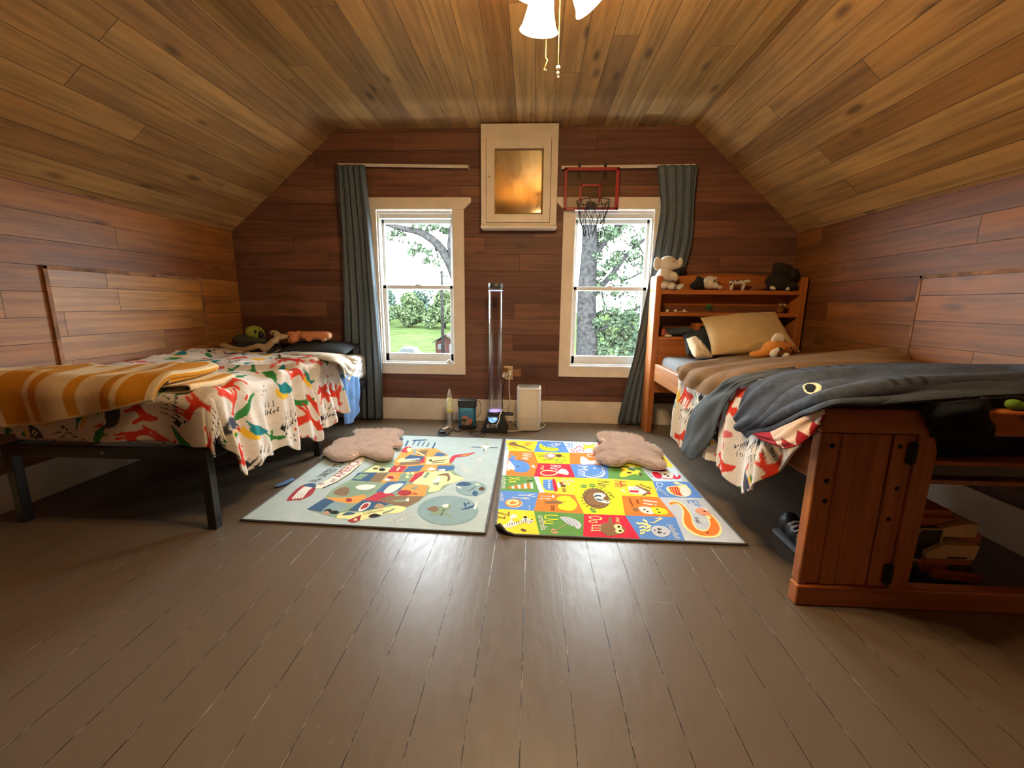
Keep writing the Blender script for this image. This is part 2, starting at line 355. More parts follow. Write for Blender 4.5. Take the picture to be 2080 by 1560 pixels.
def fan_uv(me, fn):
    uvl = me.uv_layers.new(name='UVMap')
    for l in me.loops: uvl.data[l.index].uv = fn(me.vertices[l.vertex_index].co)
ABC_ART = [
('p',0,1,0,[-199,3161,62,3159,30,2917,-158,2922]),
('p',1,1,0,[62,3159,260,3152,288,2915,30,2917]),
('p',2,1,0,[260,3152,526,3147,511,2920,288,2915]),
('p',3,1,0,[526,3147,695,3148,679,2922,511,2920]),
('p',4,1,0,[695,3148,879,3146,905,2912,679,2922]),
('p',0,1,0,[879,3146,993,3152,968,2687,875,2684,905,2912]),
('p',2,1,0,[-186,2920,-154,2923,-146,2471,-181,2468]),
('p',4,1,0,[-154,2923,30,2917,58,2695,28,2465,-149,2471]),
('p',5,1,0,[30,2917,288,2915,274,2692,58,2695]),
('p',4,1,0,[288,2915,511,2920,533,2697,274,2692]),
('p',5,1,0,[511,2920,905,2912,875,2684,740,2670,533,2697]),
('p',3,1,0,[58,2695,274,2692,287,2467,28,2465]),
('p',1,1,0,[274,2692,533,2697,493,2470,287,2467]),
('p',6,1,0,[533,2697,740,2670,765,2448,493,2470]),
('p',2,1,0,[740,2670,968,2687,948,2455,765,2448]),
('p',6,1,0,[-181,2468,28,2465,60,2241,-188,2253]),
('p',2,1,0,[28,2465,55,2467,89,2240,60,2241]),
('p',0,1,0,[55,2467,287,2467,259,2225,89,2240]),
('p',5,1,0,[287,2467,497,2466,527,2235,496,2005,286,2008,259,2225]),
('p',0,1,0,[497,2466,759,2447,733,2229,527,2235]),
('p',1,1,0,[759,2447,948,2455,991,2452,981,2234,733,2229]),
('p',1,1,0,[-188,2253,56,2241,27,2022,-193,2029]),
('p',4,1,0,[56,2241,259,2225,286,2008,27,2022]),
('p',4,1,0,[527,2235,733,2229,751,2006,496,2005]),
('p',10,1,0,[733,2229,981,2234,988,1772,723,1776,751,2006]),
('p',0,1,0,[-193,2029,27,2022,52,1788,-158,1784,-193,1899]),
('p',6,1,0,[27,2022,286,2008,256,1784,52,1788]),
('p',3,1,0,[286,2008,496,2005,519,1776,256,1784]),
('p',1,1,0,[496,2005,751,2006,723,1776,519,1776]),
('p',8,2,1,[-166,3083,-144,3122,-114,3118,-93,3065,-49,3031,-6,2966,14,2956,8,2940,-14,2953,-54,2996,-97,3021,-135,3037,-161,3051]),
('t', 3, 2, 'Vv', -49, 3126, 85, 71, -1.547),
('t', 9, 2, 'violin', -163, 3019, 88, 24, -0.641),
('p',5,2,1,[79,3103,70,3037,87,2969,137,2938,189,2942,216,2971,203,3009,151,3020,115,3041,89,3087]),
('p',6,3,0,[106,3040,104,3031,99,3027,94,3030,92,3039,94,3048,99,3052,104,3049]),
('p',6,3,0,[132,3011,129,3002,124,2998,119,3001,117,3010,120,3019,125,3023,130,3019]),
('p',6,3,0,[163,2995,160,2986,155,2982,150,2985,148,2993,150,3002,156,3006,161,3003]),
('p',6,3,0,[188,2981,185,2972,180,2968,175,2972,173,2980,176,2989,181,2993,186,2990]),
('t', 7, 2, 'Pp', 166, 3126, 81, 76, -1.608),
('p',3,2,0,[302,2983,313,2956,318,2971,307,2998]),
('p',3,2,0,[315,2950,325,2925,330,2940,319,2966]),
('p',3,2,0,[330,3008,341,2981,346,2996,335,3023]),
('p',3,2,0,[350,3048,361,3021,366,3037,355,3064]),
('p',3,2,0,[340,2952,351,2927,356,2942,345,2968]),
('p',3,2,0,[373,3066,384,3038,389,3054,378,3082]),
('p',3,2,0,[365,2987,375,2961,380,2976,370,3003]),
('p',3,2,0,[390,3028,400,3001,406,3016,395,3044]),
('p',3,2,0,[389,2974,399,2948,404,2963,394,2989]),
('p',0,2,0,[406,3067,486,2999,497,3045,416,3115]),
('p',0,2,0,[506,3138,403,3031,403,2987,505,3091]),
('t', 1, 2, 'Ff', 275, 3121, 93, 57, -1.646),
('p',1,2,1,[-151,2765,-130,2780,-101,2751,-52,2726,-13,2684,2,2617,-3,2564,-29,2528,-74,2524,-100,2545,-97,2598,-122,2682]),
('p',1,2,1,[-138,2856,-119,2822,-84,2797,-103,2789,-116,2761,-130,2787]),
('p',7,2,1,[-144,2726,-98,2610,-103,2562,-126,2572,-138,2542,-152,2618,-145,2668]),
('t', 7, 2, 'Ww', -59, 2891, 145, 73, -1.543),
('t', 9, 2, 'whale', -89, 2743, 96, 19, -0.487),
('p',9,3,0,[-90,2623,-71,2616,-70,2628,-89,2635]),
('p',7,2,0,[9,2633,37,2611,39,2629,11,2652]),
('p',7,2,0,[23,2664,18,2609,26,2605,30,2660]),
('p',14,2,1,[99,2846,126,2888,176,2894,194,2860,171,2796,127,2779,103,2805]),
('p',7,3,0,[175,2849,172,2833,165,2820,155,2812,145,2811,136,2817,129,2830,128,2845,131,2861,138,2875,148,2883,158,2883,168,2877,174,2864]),
('p',13,3,0,[231,2849,228,2835,221,2824,212,2818,202,2817,193,2822,188,2832,186,2845,189,2859,196,2870,205,2877,215,2878,224,2872,230,2862]),
('p',13,2,0,[225,2836,250,2810,252,2821,227,2847]),
('p',13,2,0,[100,2851,55,2862,54,2851,99,2840]),
('p',13,2,0,[99,2823,59,2820,59,2809,98,2812]),
('t', 6, 2, 'Qq', 183, 2786, 81, 73, -1.62),
('t', 9, 2, 'quail', 87, 2743, 83, 26, 0.28),
('p',7,2,1,[364,2838,393,2826,418,2762,453,2771,478,2715,405,2697,349,2699]),
('t', 7, 2, 'Ll', 419, 2896, 61, 67, -1.701),
('p',11,2,1,[69,2529,88,2565,124,2577,164,2565,181,2537,168,2503,129,2484,90,2488,73,2507]),
('p',3,3,1,[77,2527,93,2554,123,2562,159,2552,172,2534,159,2511,128,2498,95,2501,80,2513]),
('p',7,2,1,[176,2543,207,2603,238,2593,252,2543,245,2509,210,2517,180,2532]),
('t', 7, 2, 'Rr', 139, 2664, 90, 73, -1.615),
('t', 11, 2, 'ring', 80, 2654, 73, 24, -1.612),
('p',7,2,1,[353,2503,397,2485,450,2510,481,2565,490,2621,487,2555,461,2496,403,2472,367,2477]),
('p',2,2,1,[366,2536,416,2505,466,2554,484,2610,445,2531,401,2513]),
('t', 7, 2, 'Mm', 325, 2667, 161, 70, -1.676),
('p',7,2,0,[439,2634,431,2620,423,2624,425,2641,435,2646]),
('p',7,2,0,[355,2501,348,2489,340,2493,342,2507,351,2513]),
('p',7,2,0,[491,2633,483,2619,475,2624,478,2640,488,2646]),
('p',0,2,1,[577,2533,609,2603,647,2612,679,2597,702,2616,725,2600,698,2564,702,2542,682,2551,648,2538,605,2502,574,2500]),
('p',13,3,0,[660,2570,657,2564,652,2559,645,2556,638,2555,632,2557,629,2562,628,2568,631,2574,637,2579,644,2582,651,2583,656,2581,660,2576]),
('p',13,3,0,[723,2555,721,2550,717,2545,713,2543,708,2543,705,2544,703,2548,704,2553,706,2558,710,2562,714,2565,718,2565,722,2563,724,2559]),
('p',13,3,0,[718,2534,716,2530,713,2527,709,2525,705,2525,702,2526,700,2529,700,2533,702,2537,705,2540,709,2542,713,2542,717,2541,718,2538]),
('p',13,2,0,[645,2675,683,2600,691,2617,653,2693]),
('p',0,2,1,[605,2638,631,2662,651,2630,629,2610]),
('p',7,2,1,[664,2666,702,2694,698,2657]),
('p',3,2,1,[795,2588,824,2601,844,2563,836,2508,805,2490,789,2526]),
('p',3,2,1,[912,2557,928,2553,928,2515,961,2561,956,2522,930,2493,905,2497]),
('p',7,2,1,[868,2599,919,2591,906,2513,863,2499,850,2542]),
('p',9,3,0,[879,2560,877,2556,873,2553,868,2551,864,2551,861,2552,859,2555,859,2559,861,2563,865,2566,869,2568,874,2569,877,2567,879,2564]),
('p',9,3,0,[891,2534,888,2529,884,2525,880,2523,875,2523,871,2525,869,2528,870,2532,872,2536,876,2540,881,2542,886,2543,889,2541,891,2538]),
('t', 9, 2, 'crab', 758, 2574, 72, 17, -1.403),
('p',3,2,0,[835,2492,880,2485,906,2497,909,2508,883,2495,839,2503]),
('p',3,2,1,[820,2636,876,2656,901,2619,858,2612]),
('p',4,2,0,[-124,2307,-109,2313,-102,2280,-117,2276]),
('p',9,3,0,[-116,2300,-117,2296,-119,2296,-121,2300,-120,2304,-117,2304]),
('p',9,3,0,[-109,2286,-110,2282,-113,2282,-114,2286,-113,2290,-111,2290]),
('p',7,2,0,[-107,2316,-92,2322,-84,2281,-99,2278]),
('p',9,3,0,[-98,2308,-99,2304,-102,2304,-103,2308,-102,2312,-100,2312]),
('p',9,3,0,[-92,2288,-93,2283,-95,2283,-97,2287,-95,2291,-93,2292]),
('p',4,2,0,[-89,2325,-73,2331,-66,2283,-81,2279]),
('p',9,3,0,[-80,2316,-81,2312,-84,2312,-85,2316,-84,2320,-82,2320]),
('p',9,3,0,[-73,2289,-74,2285,-77,2284,-78,2288,-77,2293,-75,2293]),
('p',7,2,0,[-71,2334,-55,2340,-48,2284,-63,2280]),
('p',9,3,0,[-62,2324,-63,2320,-66,2320,-67,2324,-66,2328,-64,2328]),
('p',9,3,0,[-55,2290,-56,2286,-59,2286,-60,2290,-59,2294,-57,2294]),
('p',4,2,0,[-52,2343,-36,2349,-29,2285,-44,2281]),
('p',9,3,0,[-43,2332,-44,2328,-47,2328,-48,2332,-47,2336,-45,2336]),
('p',9,3,0,[-37,2291,-38,2287,-40,2287,-41,2291,-40,2295,-38,2295]),
('p',7,2,0,[-34,2353,-18,2359,-11,2287,-27,2283]),
('p',9,3,0,[-25,2340,-26,2336,-29,2336,-30,2340,-29,2344,-27,2345]),
('p',9,3,0,[-19,2293,-20,2289,-22,2288,-24,2292,-22,2297,-20,2297]),
('p',4,2,0,[-15,2362,1,2368,8,2288,-8,2284]),
('p',9,3,0,[-6,2349,-7,2344,-10,2344,-11,2348,-10,2353,-7,2353]),
('p',9,3,0,[0,2294,-1,2290,-3,2290,-5,2294,-4,2298,-1,2298]),
('p',7,2,0,[4,2371,20,2377,25,2289,10,2285]),
('p',9,3,0,[12,2357,11,2352,8,2352,7,2356,8,2361,11,2361]),
('p',9,3,0,[18,2295,17,2291,14,2291,13,2295,14,2299,17,2299]),
('t', 0, 2, 'Xx', -128, 2447, 86, 69, -1.513),
('t', 7, 2, 'xylophone', -174, 2443, 167, 33, -1.493),
('p',14,2,0,[-33,2442,-7,2397,-5,2402,-32,2448]),
('p',14,2,0,[-7,2444,15,2402,16,2407,-5,2449]),
('p',9,3,0,[1,2397,-1,2391,-7,2388,-12,2390,-14,2396,-12,2403,-7,2406,-1,2404]),
('p',9,3,0,[21,2401,19,2394,13,2391,8,2393,6,2400,8,2406,13,2410,19,2407]),
('p',1,2,0,[86,2422,144,2426,147,2270,95,2280,82,2322]),
('p',3,2,1,[142,2431,159,2422,167,2309,163,2266,145,2270]),
('p',7,2,1,[172,2392,184,2378,186,2320,170,2318]),
('p',13,2,0,[181,2393,204,2390,203,2355,185,2363]),
('p',13,2,0,[186,2354,220,2353,215,2322,191,2325]),
('p',3,3,0,[193,2389,204,2390,204,2360,195,2361]),
('p',7,3,0,[130,2405,128,2398,122,2395,116,2397,113,2403,116,2410,122,2413,128,2411]),
('p',7,3,0,[129,2364,126,2358,120,2355,114,2357,112,2363,115,2370,121,2373,127,2370]),
('p',7,3,0,[127,2335,125,2328,119,2325,113,2327,111,2333,114,2340,120,2343,125,2341]),
('p',7,3,0,[126,2306,124,2300,118,2297,112,2299,110,2305,112,2311,118,2314,124,2312]),
('t', 10, 2, 'Ss', 201, 2439, 80, 74, -1.646),
('t', 9, 2, 'ship', 190, 2310, 55, 31, -1.426),
('p',8,2,0,[439,2136,425,2105,406,2083,385,2071,363,2070,342,2080,324,2100,311,2129,304,2165,303,2205,310,2244,324,2279,343,2305,366,2320,391,2321,413,2309,432,2284,444,2251,450,2213,448,2173]),
('p',13,3,0,[432,2191,432,2156,436,2159,437,2194]),
('p',13,3,0,[423,2159,413,2124,416,2123,426,2158]),
('p',13,3,0,[406,2132,390,2102,391,2097,408,2127]),
('p',13,3,0,[386,2113,364,2092,365,2085,386,2106]),
('p',13,3,0,[364,2106,340,2096,340,2088,363,2098]),
('p',13,3,0,[344,2110,322,2114,320,2106,342,2102]),
('p',13,3,0,[328,2127,310,2144,308,2136,326,2119]),
('p',13,3,0,[320,2153,309,2181,306,2174,316,2146]),
('p',13,3,0,[319,2184,318,2220,314,2217,315,2181]),
('p',13,3,0,[328,2217,336,2255,332,2257,324,2219]),
('p',13,3,0,[343,2247,360,2281,358,2287,341,2252]),
('p',13,3,0,[364,2268,388,2294,387,2302,364,2276]),
('p',13,3,0,[388,2278,413,2290,414,2299,388,2287]),
('p',13,3,0,[409,2273,433,2270,435,2279,411,2282]),
('p',13,3,0,[426,2255,444,2238,447,2246,429,2264]),
('p',13,3,0,[434,2228,444,2199,447,2206,438,2234]),
('p',13,2,0,[449,2191,460,2178,462,2184,451,2197]),
('p',13,2,0,[439,2156,445,2138,448,2143,442,2161]),
('p',13,2,0,[423,2125,425,2104,428,2108,426,2128]),
('p',13,2,0,[403,2101,400,2080,403,2080,406,2102]),
('p',13,2,0,[381,2086,374,2065,376,2063,383,2084]),
('p',13,2,0,[359,2080,348,2062,350,2058,360,2076]),
('p',13,2,0,[338,2084,325,2071,325,2065,339,2079]),
('p',13,2,0,[321,2099,306,2091,306,2084,321,2092]),
('p',13,2,0,[308,2122,293,2120,292,2114,308,2115]),
('p',13,2,0,[302,2152,288,2157,287,2151,301,2145]),
('p',13,2,0,[303,2187,291,2199,289,2193,301,2180]),
('p',13,2,0,[311,2223,304,2241,301,2236,309,2217]),
('p',13,2,0,[326,2256,324,2280,320,2276,323,2253]),
('p',13,2,0,[347,2283,349,2309,346,2308,343,2283]),
('p',13,2,0,[370,2301,378,2326,376,2329,368,2304]),
('p',13,2,0,[395,2308,407,2330,406,2335,393,2313]),
('p',13,2,0,[417,2303,433,2319,432,2326,417,2310]),
('p',13,2,0,[436,2286,452,2296,453,2303,436,2293]),
('p',13,2,0,[448,2260,464,2261,465,2269,449,2267]),
('p',13,2,0,[452,2227,466,2221,468,2228,454,2234]),
('p',7,3,1,[368,2240,394,2258,429,2254,434,2223,416,2196,415,2166,441,2164,444,2143,424,2130,399,2140,375,2159,366,2197]),
('p',15,4,1,[369,2218,391,2233,412,2221,404,2208,391,2214,370,2201]),
('p',15,4,1,[371,2180,390,2181,408,2170,402,2159,380,2164]),
('p',9,4,0,[429,2243,427,2238,424,2235,422,2237,421,2242,423,2247,427,2250,429,2248]),
('p',9,4,0,[435,2155,433,2150,430,2148,427,2150,427,2155,429,2159,432,2162,435,2160]),
('p',6,2,0,[347,2345,341,2330,329,2320,316,2320,306,2328,304,2342,309,2358,321,2368,335,2369,344,2360]),
('p',5,3,0,[308,2340,341,2342,342,2348,309,2346]),
('p',6,2,0,[399,2354,392,2340,380,2332,368,2334,359,2345,357,2361,364,2376,376,2383,389,2381,398,2370]),
('p',5,3,0,[361,2353,395,2356,396,2362,362,2359]),
('p',6,2,0,[352,2028,346,2022,336,2024,328,2035,323,2050,324,2064,331,2071,341,2069,350,2057,354,2042]),
('p',5,3,0,[324,2043,353,2045,354,2049,324,2047]),
('t', 8, 2, 'Nn', 418, 2431, 91, 77, -1.713),
('t', 9, 2, 'nest', 458, 2269, 70, 17, -1.343),
('p',7,2,0,[590,2363,674,2364,689,2290,641,2251,579,2269]),
('p',8,3,0,[642,2386,708,2310,688,2272,650,2238,645,2251,685,2290,639,2371]),
('p',3,3,0,[588,2308,639,2307,632,2277,582,2282]),
('p',10,3,0,[621,2349,654,2348,649,2315,618,2317]),
('p',3,2,0,[695,2290,702,2273,692,2259,682,2271]),
('p',11,2,0,[560,2308,554,2299,544,2294,536,2298,534,2307,540,2316,550,2321,558,2318]),
('p',11,2,0,[567,2286,561,2276,552,2272,543,2275,541,2284,547,2294,557,2298,566,2295]),
('t', 3, 2, 'Hh', 526, 2438, 87, 72, -1.766),
('t', 9, 2, 'house', 659, 2387, 78, 28, -0.74),
('p',11,2,1,[811,2351,848,2381,915,2395,950,2361,935,2289,893,2244,843,2249,811,2289]),
('p',3,3,0,[832,2367,890,2379,890,2321,881,2251,833,2265,824,2307]),
('p',7,3,0,[922,2274,908,2255,893,2247,881,2250,874,2265,873,2288,879,2316,890,2342,905,2363,921,2372,934,2368,941,2352,941,2328,934,2300]),
('p',0,4,0,[840,2362,826,2271,831,2275,845,2366]),
('p',0,4,0,[854,2363,841,2272,846,2276,859,2367]),
('p',0,4,0,[869,2364,857,2273,861,2277,874,2368]),
('p',0,4,0,[883,2365,872,2274,877,2278,888,2369]),
('p',11,2,0,[877,2423,944,2390,951,2405,883,2439]),
('p',11,2,0,[892,2436,944,2368,951,2382,900,2451]),
('t', 2, 2, 'Dd', 777, 2433, 118, 39, -1.853),
('t', 2, 2, 'drum', 766, 2303, 56, 29, -1.339),
('p',10,2,0,[-33,2098,-36,2079,-46,2063,-60,2051,-78,2046,-96,2049,-111,2058,-122,2073,-127,2092,-125,2111,-115,2128,-100,2141,-82,2146,-64,2143,-48,2133,-37,2117]),
('p',4,3,0,[-39,2104,-42,2086,-52,2070,-66,2059,-83,2055,-100,2057,-116,2066,-126,2080,-131,2097,-129,2115,-120,2132,-105,2143,-87,2148,-69,2146,-54,2136,-43,2121]),
('p',11,4,0,[-52,2105,-54,2091,-62,2079,-73,2071,-86,2068,-100,2069,-112,2076,-120,2087,-124,2100,-122,2114,-115,2126,-103,2135,-90,2139,-75,2137,-63,2130,-55,2119]),
('p',4,5,0,[-89,2131,-81,2111,-60,2110,-74,2098,-70,2080,-87,2089,-104,2077,-99,2098,-115,2108,-96,2110]),
('t', 7, 2, 'Yy', -63, 2219, 73, 99, -1.543),
('t', 7, 2, 'yo-yo', -173, 2216, 95, 33, -1.413),
('p',7,2,0,[3,2030,6,2066,-2,2082,-3,2079,4,2065,1,2031]),
('p',5,2,1,[160,2182,189,2206,228,2204,242,2171,259,2131,258,2083,232,2039,191,2036,160,2053,158,2092,183,2125,154,2148]),
('p',8,2,1,[83,2127,115,2141,154,2148,176,2137,210,2131,175,2121,189,2102,156,2111,122,2109,92,2111]),
('t', 7, 2, 'Tt', 61, 2214, 60, 83, -1.587),
('t', 9, 2, 'tree', 115, 2089, 60, 32, -1.521),
('p',7,2,1,[586,2097,608,2107,638,2107,652,2090,650,2056,649,2030,620,2026,595,2041,587,2067]),
('p',5,2,1,[655,2101,689,2105,721,2091,731,2058,717,2030,683,2023,654,2034,652,2064]),
('p',8,2,1,[550,2076,576,2093,580,2066,562,2050]),
('p',9,3,0,[619,2073,616,2067,610,2065,606,2067,606,2072,609,2078,614,2080,619,2078]),
('p',9,3,0,[630,2053,627,2048,621,2045,617,2047,617,2052,620,2058,626,2060,630,2058]),
('p',9,3,0,[689,2081,685,2076,680,2073,676,2075,675,2080,679,2086,684,2089,688,2087]),
('p',9,3,0,[690,2050,687,2044,681,2042,677,2044,677,2049,681,2054,686,2057,690,2055]),
('t', 7, 2, 'Ii', 637, 2190, 55, 76, -1.824),
('t', 9, 2, 'ice', 593, 2187, 46, 22, -1.614),
('t', 9, 2, 'cream', 557, 2214, 107, 17, -1.608),
('p',11,2,1,[776,2175,799,2190,826,2178,843,2146,846,2089,842,2028,822,1952,821,1904,836,1886,859,1891,884,1918,902,1958,910,2003,910,2032,934,2064,951,2035,953,1972,941,1906,918,1859,888,1827,849,1815,810,1822,780,1840,765,1884,764,1937,784,2006,809,2068,817,2125,798,2150,764,2128]),
('p',4,3,1,[771,2161,795,2176,820,2168,835,2132,839,2076,834,2021,815,1946,813,1898,831,1876,860,1880,889,1919,908,1958,918,2004,916,2033,937,2043,945,1994,937,1927,913,1874,881,1841,849,1834,816,1837,791,1860,776,1901,777,1949,793,2007,817,2068,824,2135,805,2160,770,2138]),
('p',12,4,1,[878,2078,896,2101,923,2110,938,2089,947,2053,930,2034,904,2032,884,2054]),
('p',9,5,0,[933,2073,928,2068,922,2066,917,2068,916,2072,920,2076,927,2079,932,2077]),
('p',11,5,0,[925,1996,919,1992,914,1996,912,2006,914,2019,919,2029,925,2033,930,2030,932,2019,930,2006]),
('p',7,4,1,[932,2110,949,2108,951,2083,938,2089]),
('p',18,5,0,[862,1863,857,1857,851,1854,846,1856,846,1862,851,1868,857,1870,862,1868]),
('t', 1, 2, 'E', 874, 2198, 36, 62, -1.488),
('t', 1, 2, 'e', 897, 2150, 32, 44, -0.896),
('t', 9, 2, 'eel', 849, 2008, 53, 25, -1.779),
('p',7,2,1,[-92,1965,-71,1978,-58,1953,-75,1935,-86,1920,-59,1895,-42,1909,-26,1949,-12,1960,2,1933,22,1931,23,1911,6,1889,-18,1898,-38,1890,-65,1862,-91,1844,-111,1846,-137,1828,-145,1850,-116,1871,-100,1892,-91,1920]),
('p',9,3,0,[-106,1878,-102,1879,-96,1840]),
('p',9,3,0,[-96,1884,-91,1885,-86,1847]),
('p',9,3,0,[-85,1890,-80,1891,-75,1854]),
('p',9,3,0,[-74,1897,-70,1897,-65,1861]),
('p',9,3,0,[-64,1903,-59,1903,-54,1868]),
('p',9,3,0,[-53,1909,-48,1909,-43,1875]),
('p',9,3,0,[-39,1915,-35,1915,-31,1890]),
('p',9,3,0,[-29,1916,-25,1916,-22,1891]),
('p',9,3,0,[-20,1916,-15,1917,-12,1891]),
('p',9,3,0,[-10,1917,-6,1917,-3,1892]),
('p',9,3,0,[0,1918,4,1918,7,1893]),
('p',9,3,0,[-7,1950,-10,1941,-17,1937,-24,1940,-27,1948,-24,1958,-17,1962,-10,1959]),
('p',9,3,0,[-10,1925,-11,1921,-15,1919,-18,1921,-20,1925,-18,1929,-15,1930,-12,1929]),
('p',9,3,0,[21,1929,20,1925,16,1923,13,1924,12,1928,13,1932,16,1934,20,1933]),
('p',9,3,0,[18,1905,16,1902,13,1900,10,1901,8,1905,10,1909,13,1910,16,1909]),
('p',13,2,0,[-9,1820,-12,1815,-20,1815,-29,1819,-36,1827,-38,1835,-34,1840,-26,1840,-17,1835,-10,1828]),
('p',9,3,0,[-132,1851,-133,1847,-138,1845,-143,1846,-145,1850,-143,1854,-139,1855,-134,1854]),
('p',9,3,0,[-129,1829,-131,1825,-136,1824,-142,1825,-144,1828,-142,1832,-137,1834,-132,1833]),
('t', 8, 2, 'Zz', -168, 1997, 75, 70, -1.478),
('t', 9, 2, 'zebra', -176, 1907, 92, 25, -1.331),
('p',10,2,1,[159,1961,183,1970,224,1955,252,1922,260,1890,241,1853,223,1874,201,1889,185,1911,170,1937]),
('p',15,3,0,[178,1961,206,1885,208,1887,179,1963]),
('p',15,3,0,[196,1965,228,1867,230,1869,197,1967]),
('p',15,3,0,[220,1955,243,1881,244,1883,221,1957]),
('p',14,2,0,[189,1901,131,1839,132,1834,190,1895]),
('p',12,2,0,[133,1842,114,1850,108,1820,123,1806,143,1816,142,1827,124,1817,114,1826,116,1839,130,1831]),
('t', 5, 2, 'Uu', 79, 1984, 90, 73, -1.604),
('t', 7, 2, 'umbrella', 47, 1971, 139, 33, -1.463),
('p',8,2,1,[342,1882,374,1921,395,1925,408,1978,424,1972,416,1927,438,1915,460,1893,467,1862,451,1833,411,1812,376,1801,355,1827]),
('p',11,3,0,[456,1890,452,1879,445,1870,435,1865,426,1864,419,1868,415,1877,415,1887,419,1898,427,1907,436,1913,445,1913,453,1909,456,1901]),
('p',11,3,0,[457,1852,453,1841,445,1833,436,1828,427,1827,420,1831,416,1839,416,1849,420,1860,427,1869,437,1874,446,1875,453,1870,457,1862]),
('p',9,4,0,[448,1888,445,1882,441,1878,436,1878,433,1881,433,1887,436,1893,440,1897,445,1897,448,1894]),
('p',9,4,0,[448,1850,445,1844,440,1841,435,1840,432,1843,432,1849,434,1855,439,1858,444,1859,447,1855]),
('p',8,3,0,[421,1862,414,1846,404,1834,391,1829,380,1832,374,1843,374,1859,379,1875,390,1888,403,1893,414,1889,420,1878]),
('p',11,2,0,[310,1890,356,1893,357,1900,311,1897]),
('p',11,2,0,[301,1864,352,1867,353,1873,302,1870]),
('p',11,2,0,[298,1841,348,1845,349,1851,299,1848]),
('p',11,2,0,[311,1900,305,1842,308,1842,315,1900]),
('t', 11, 2, 'Oo', 308, 1992, 73, 71, -1.707),
('t', 11, 2, 'owl', 443, 1980, 49, 28, -1.752),
('p',10,2,1,[593,1870,610,1903,636,1912,665,1907,680,1879,676,1848,655,1822,622,1808,597,1821,592,1848]),
('p',9,3,0,[643,1877,639,1872,633,1869,627,1871,624,1876,624,1882,628,1887,634,1889,640,1888,644,1883]),
('p',7,4,0,[640,1882,638,1879,634,1879,633,1881,636,1884,639,1884]),
('p',9,3,0,[634,1847,630,1842,624,1840,618,1841,615,1846,615,1852,619,1857,625,1859,631,1858,635,1853]),
('p',7,4,0,[631,1852,629,1849,625,1849,625,1851,627,1854,630,1854]),
('p',9,3,0,[614,1869,611,1864,607,1862,604,1864,604,1868,607,1872,610,1874,613,1873]),
('p',9,3,0,[650,1841,647,1837,643,1835,640,1837,640,1841,643,1845,647,1847,649,1845]),
('p',11,2,0,[533,1927,545,1914,560,1921,597,1895,604,1911,567,1939,551,1931,541,1943]),
('p',11,2,0,[572,1956,585,1946,579,1900,590,1885,598,1900,589,1910,595,1958,580,1973]),
('p',11,2,0,[539,1881,560,1892,570,1876,598,1891,600,1908,574,1893,565,1909,541,1897]),
('p',11,2,0,[534,1849,555,1860,570,1851,593,1869,593,1884,574,1868,560,1876,536,1865]),
('p',11,2,0,[528,1824,547,1832,558,1847,555,1858,547,1847,530,1840]),
('t', 11, 2, 'J', 619, 1957, 21, 69, -0.852),
('t', 11, 2, 'j', 648, 1994, 18, 30, -1.18),
('t', 7, 2, 'jellyfish', 688, 1925, 131, 28, -1.624)]
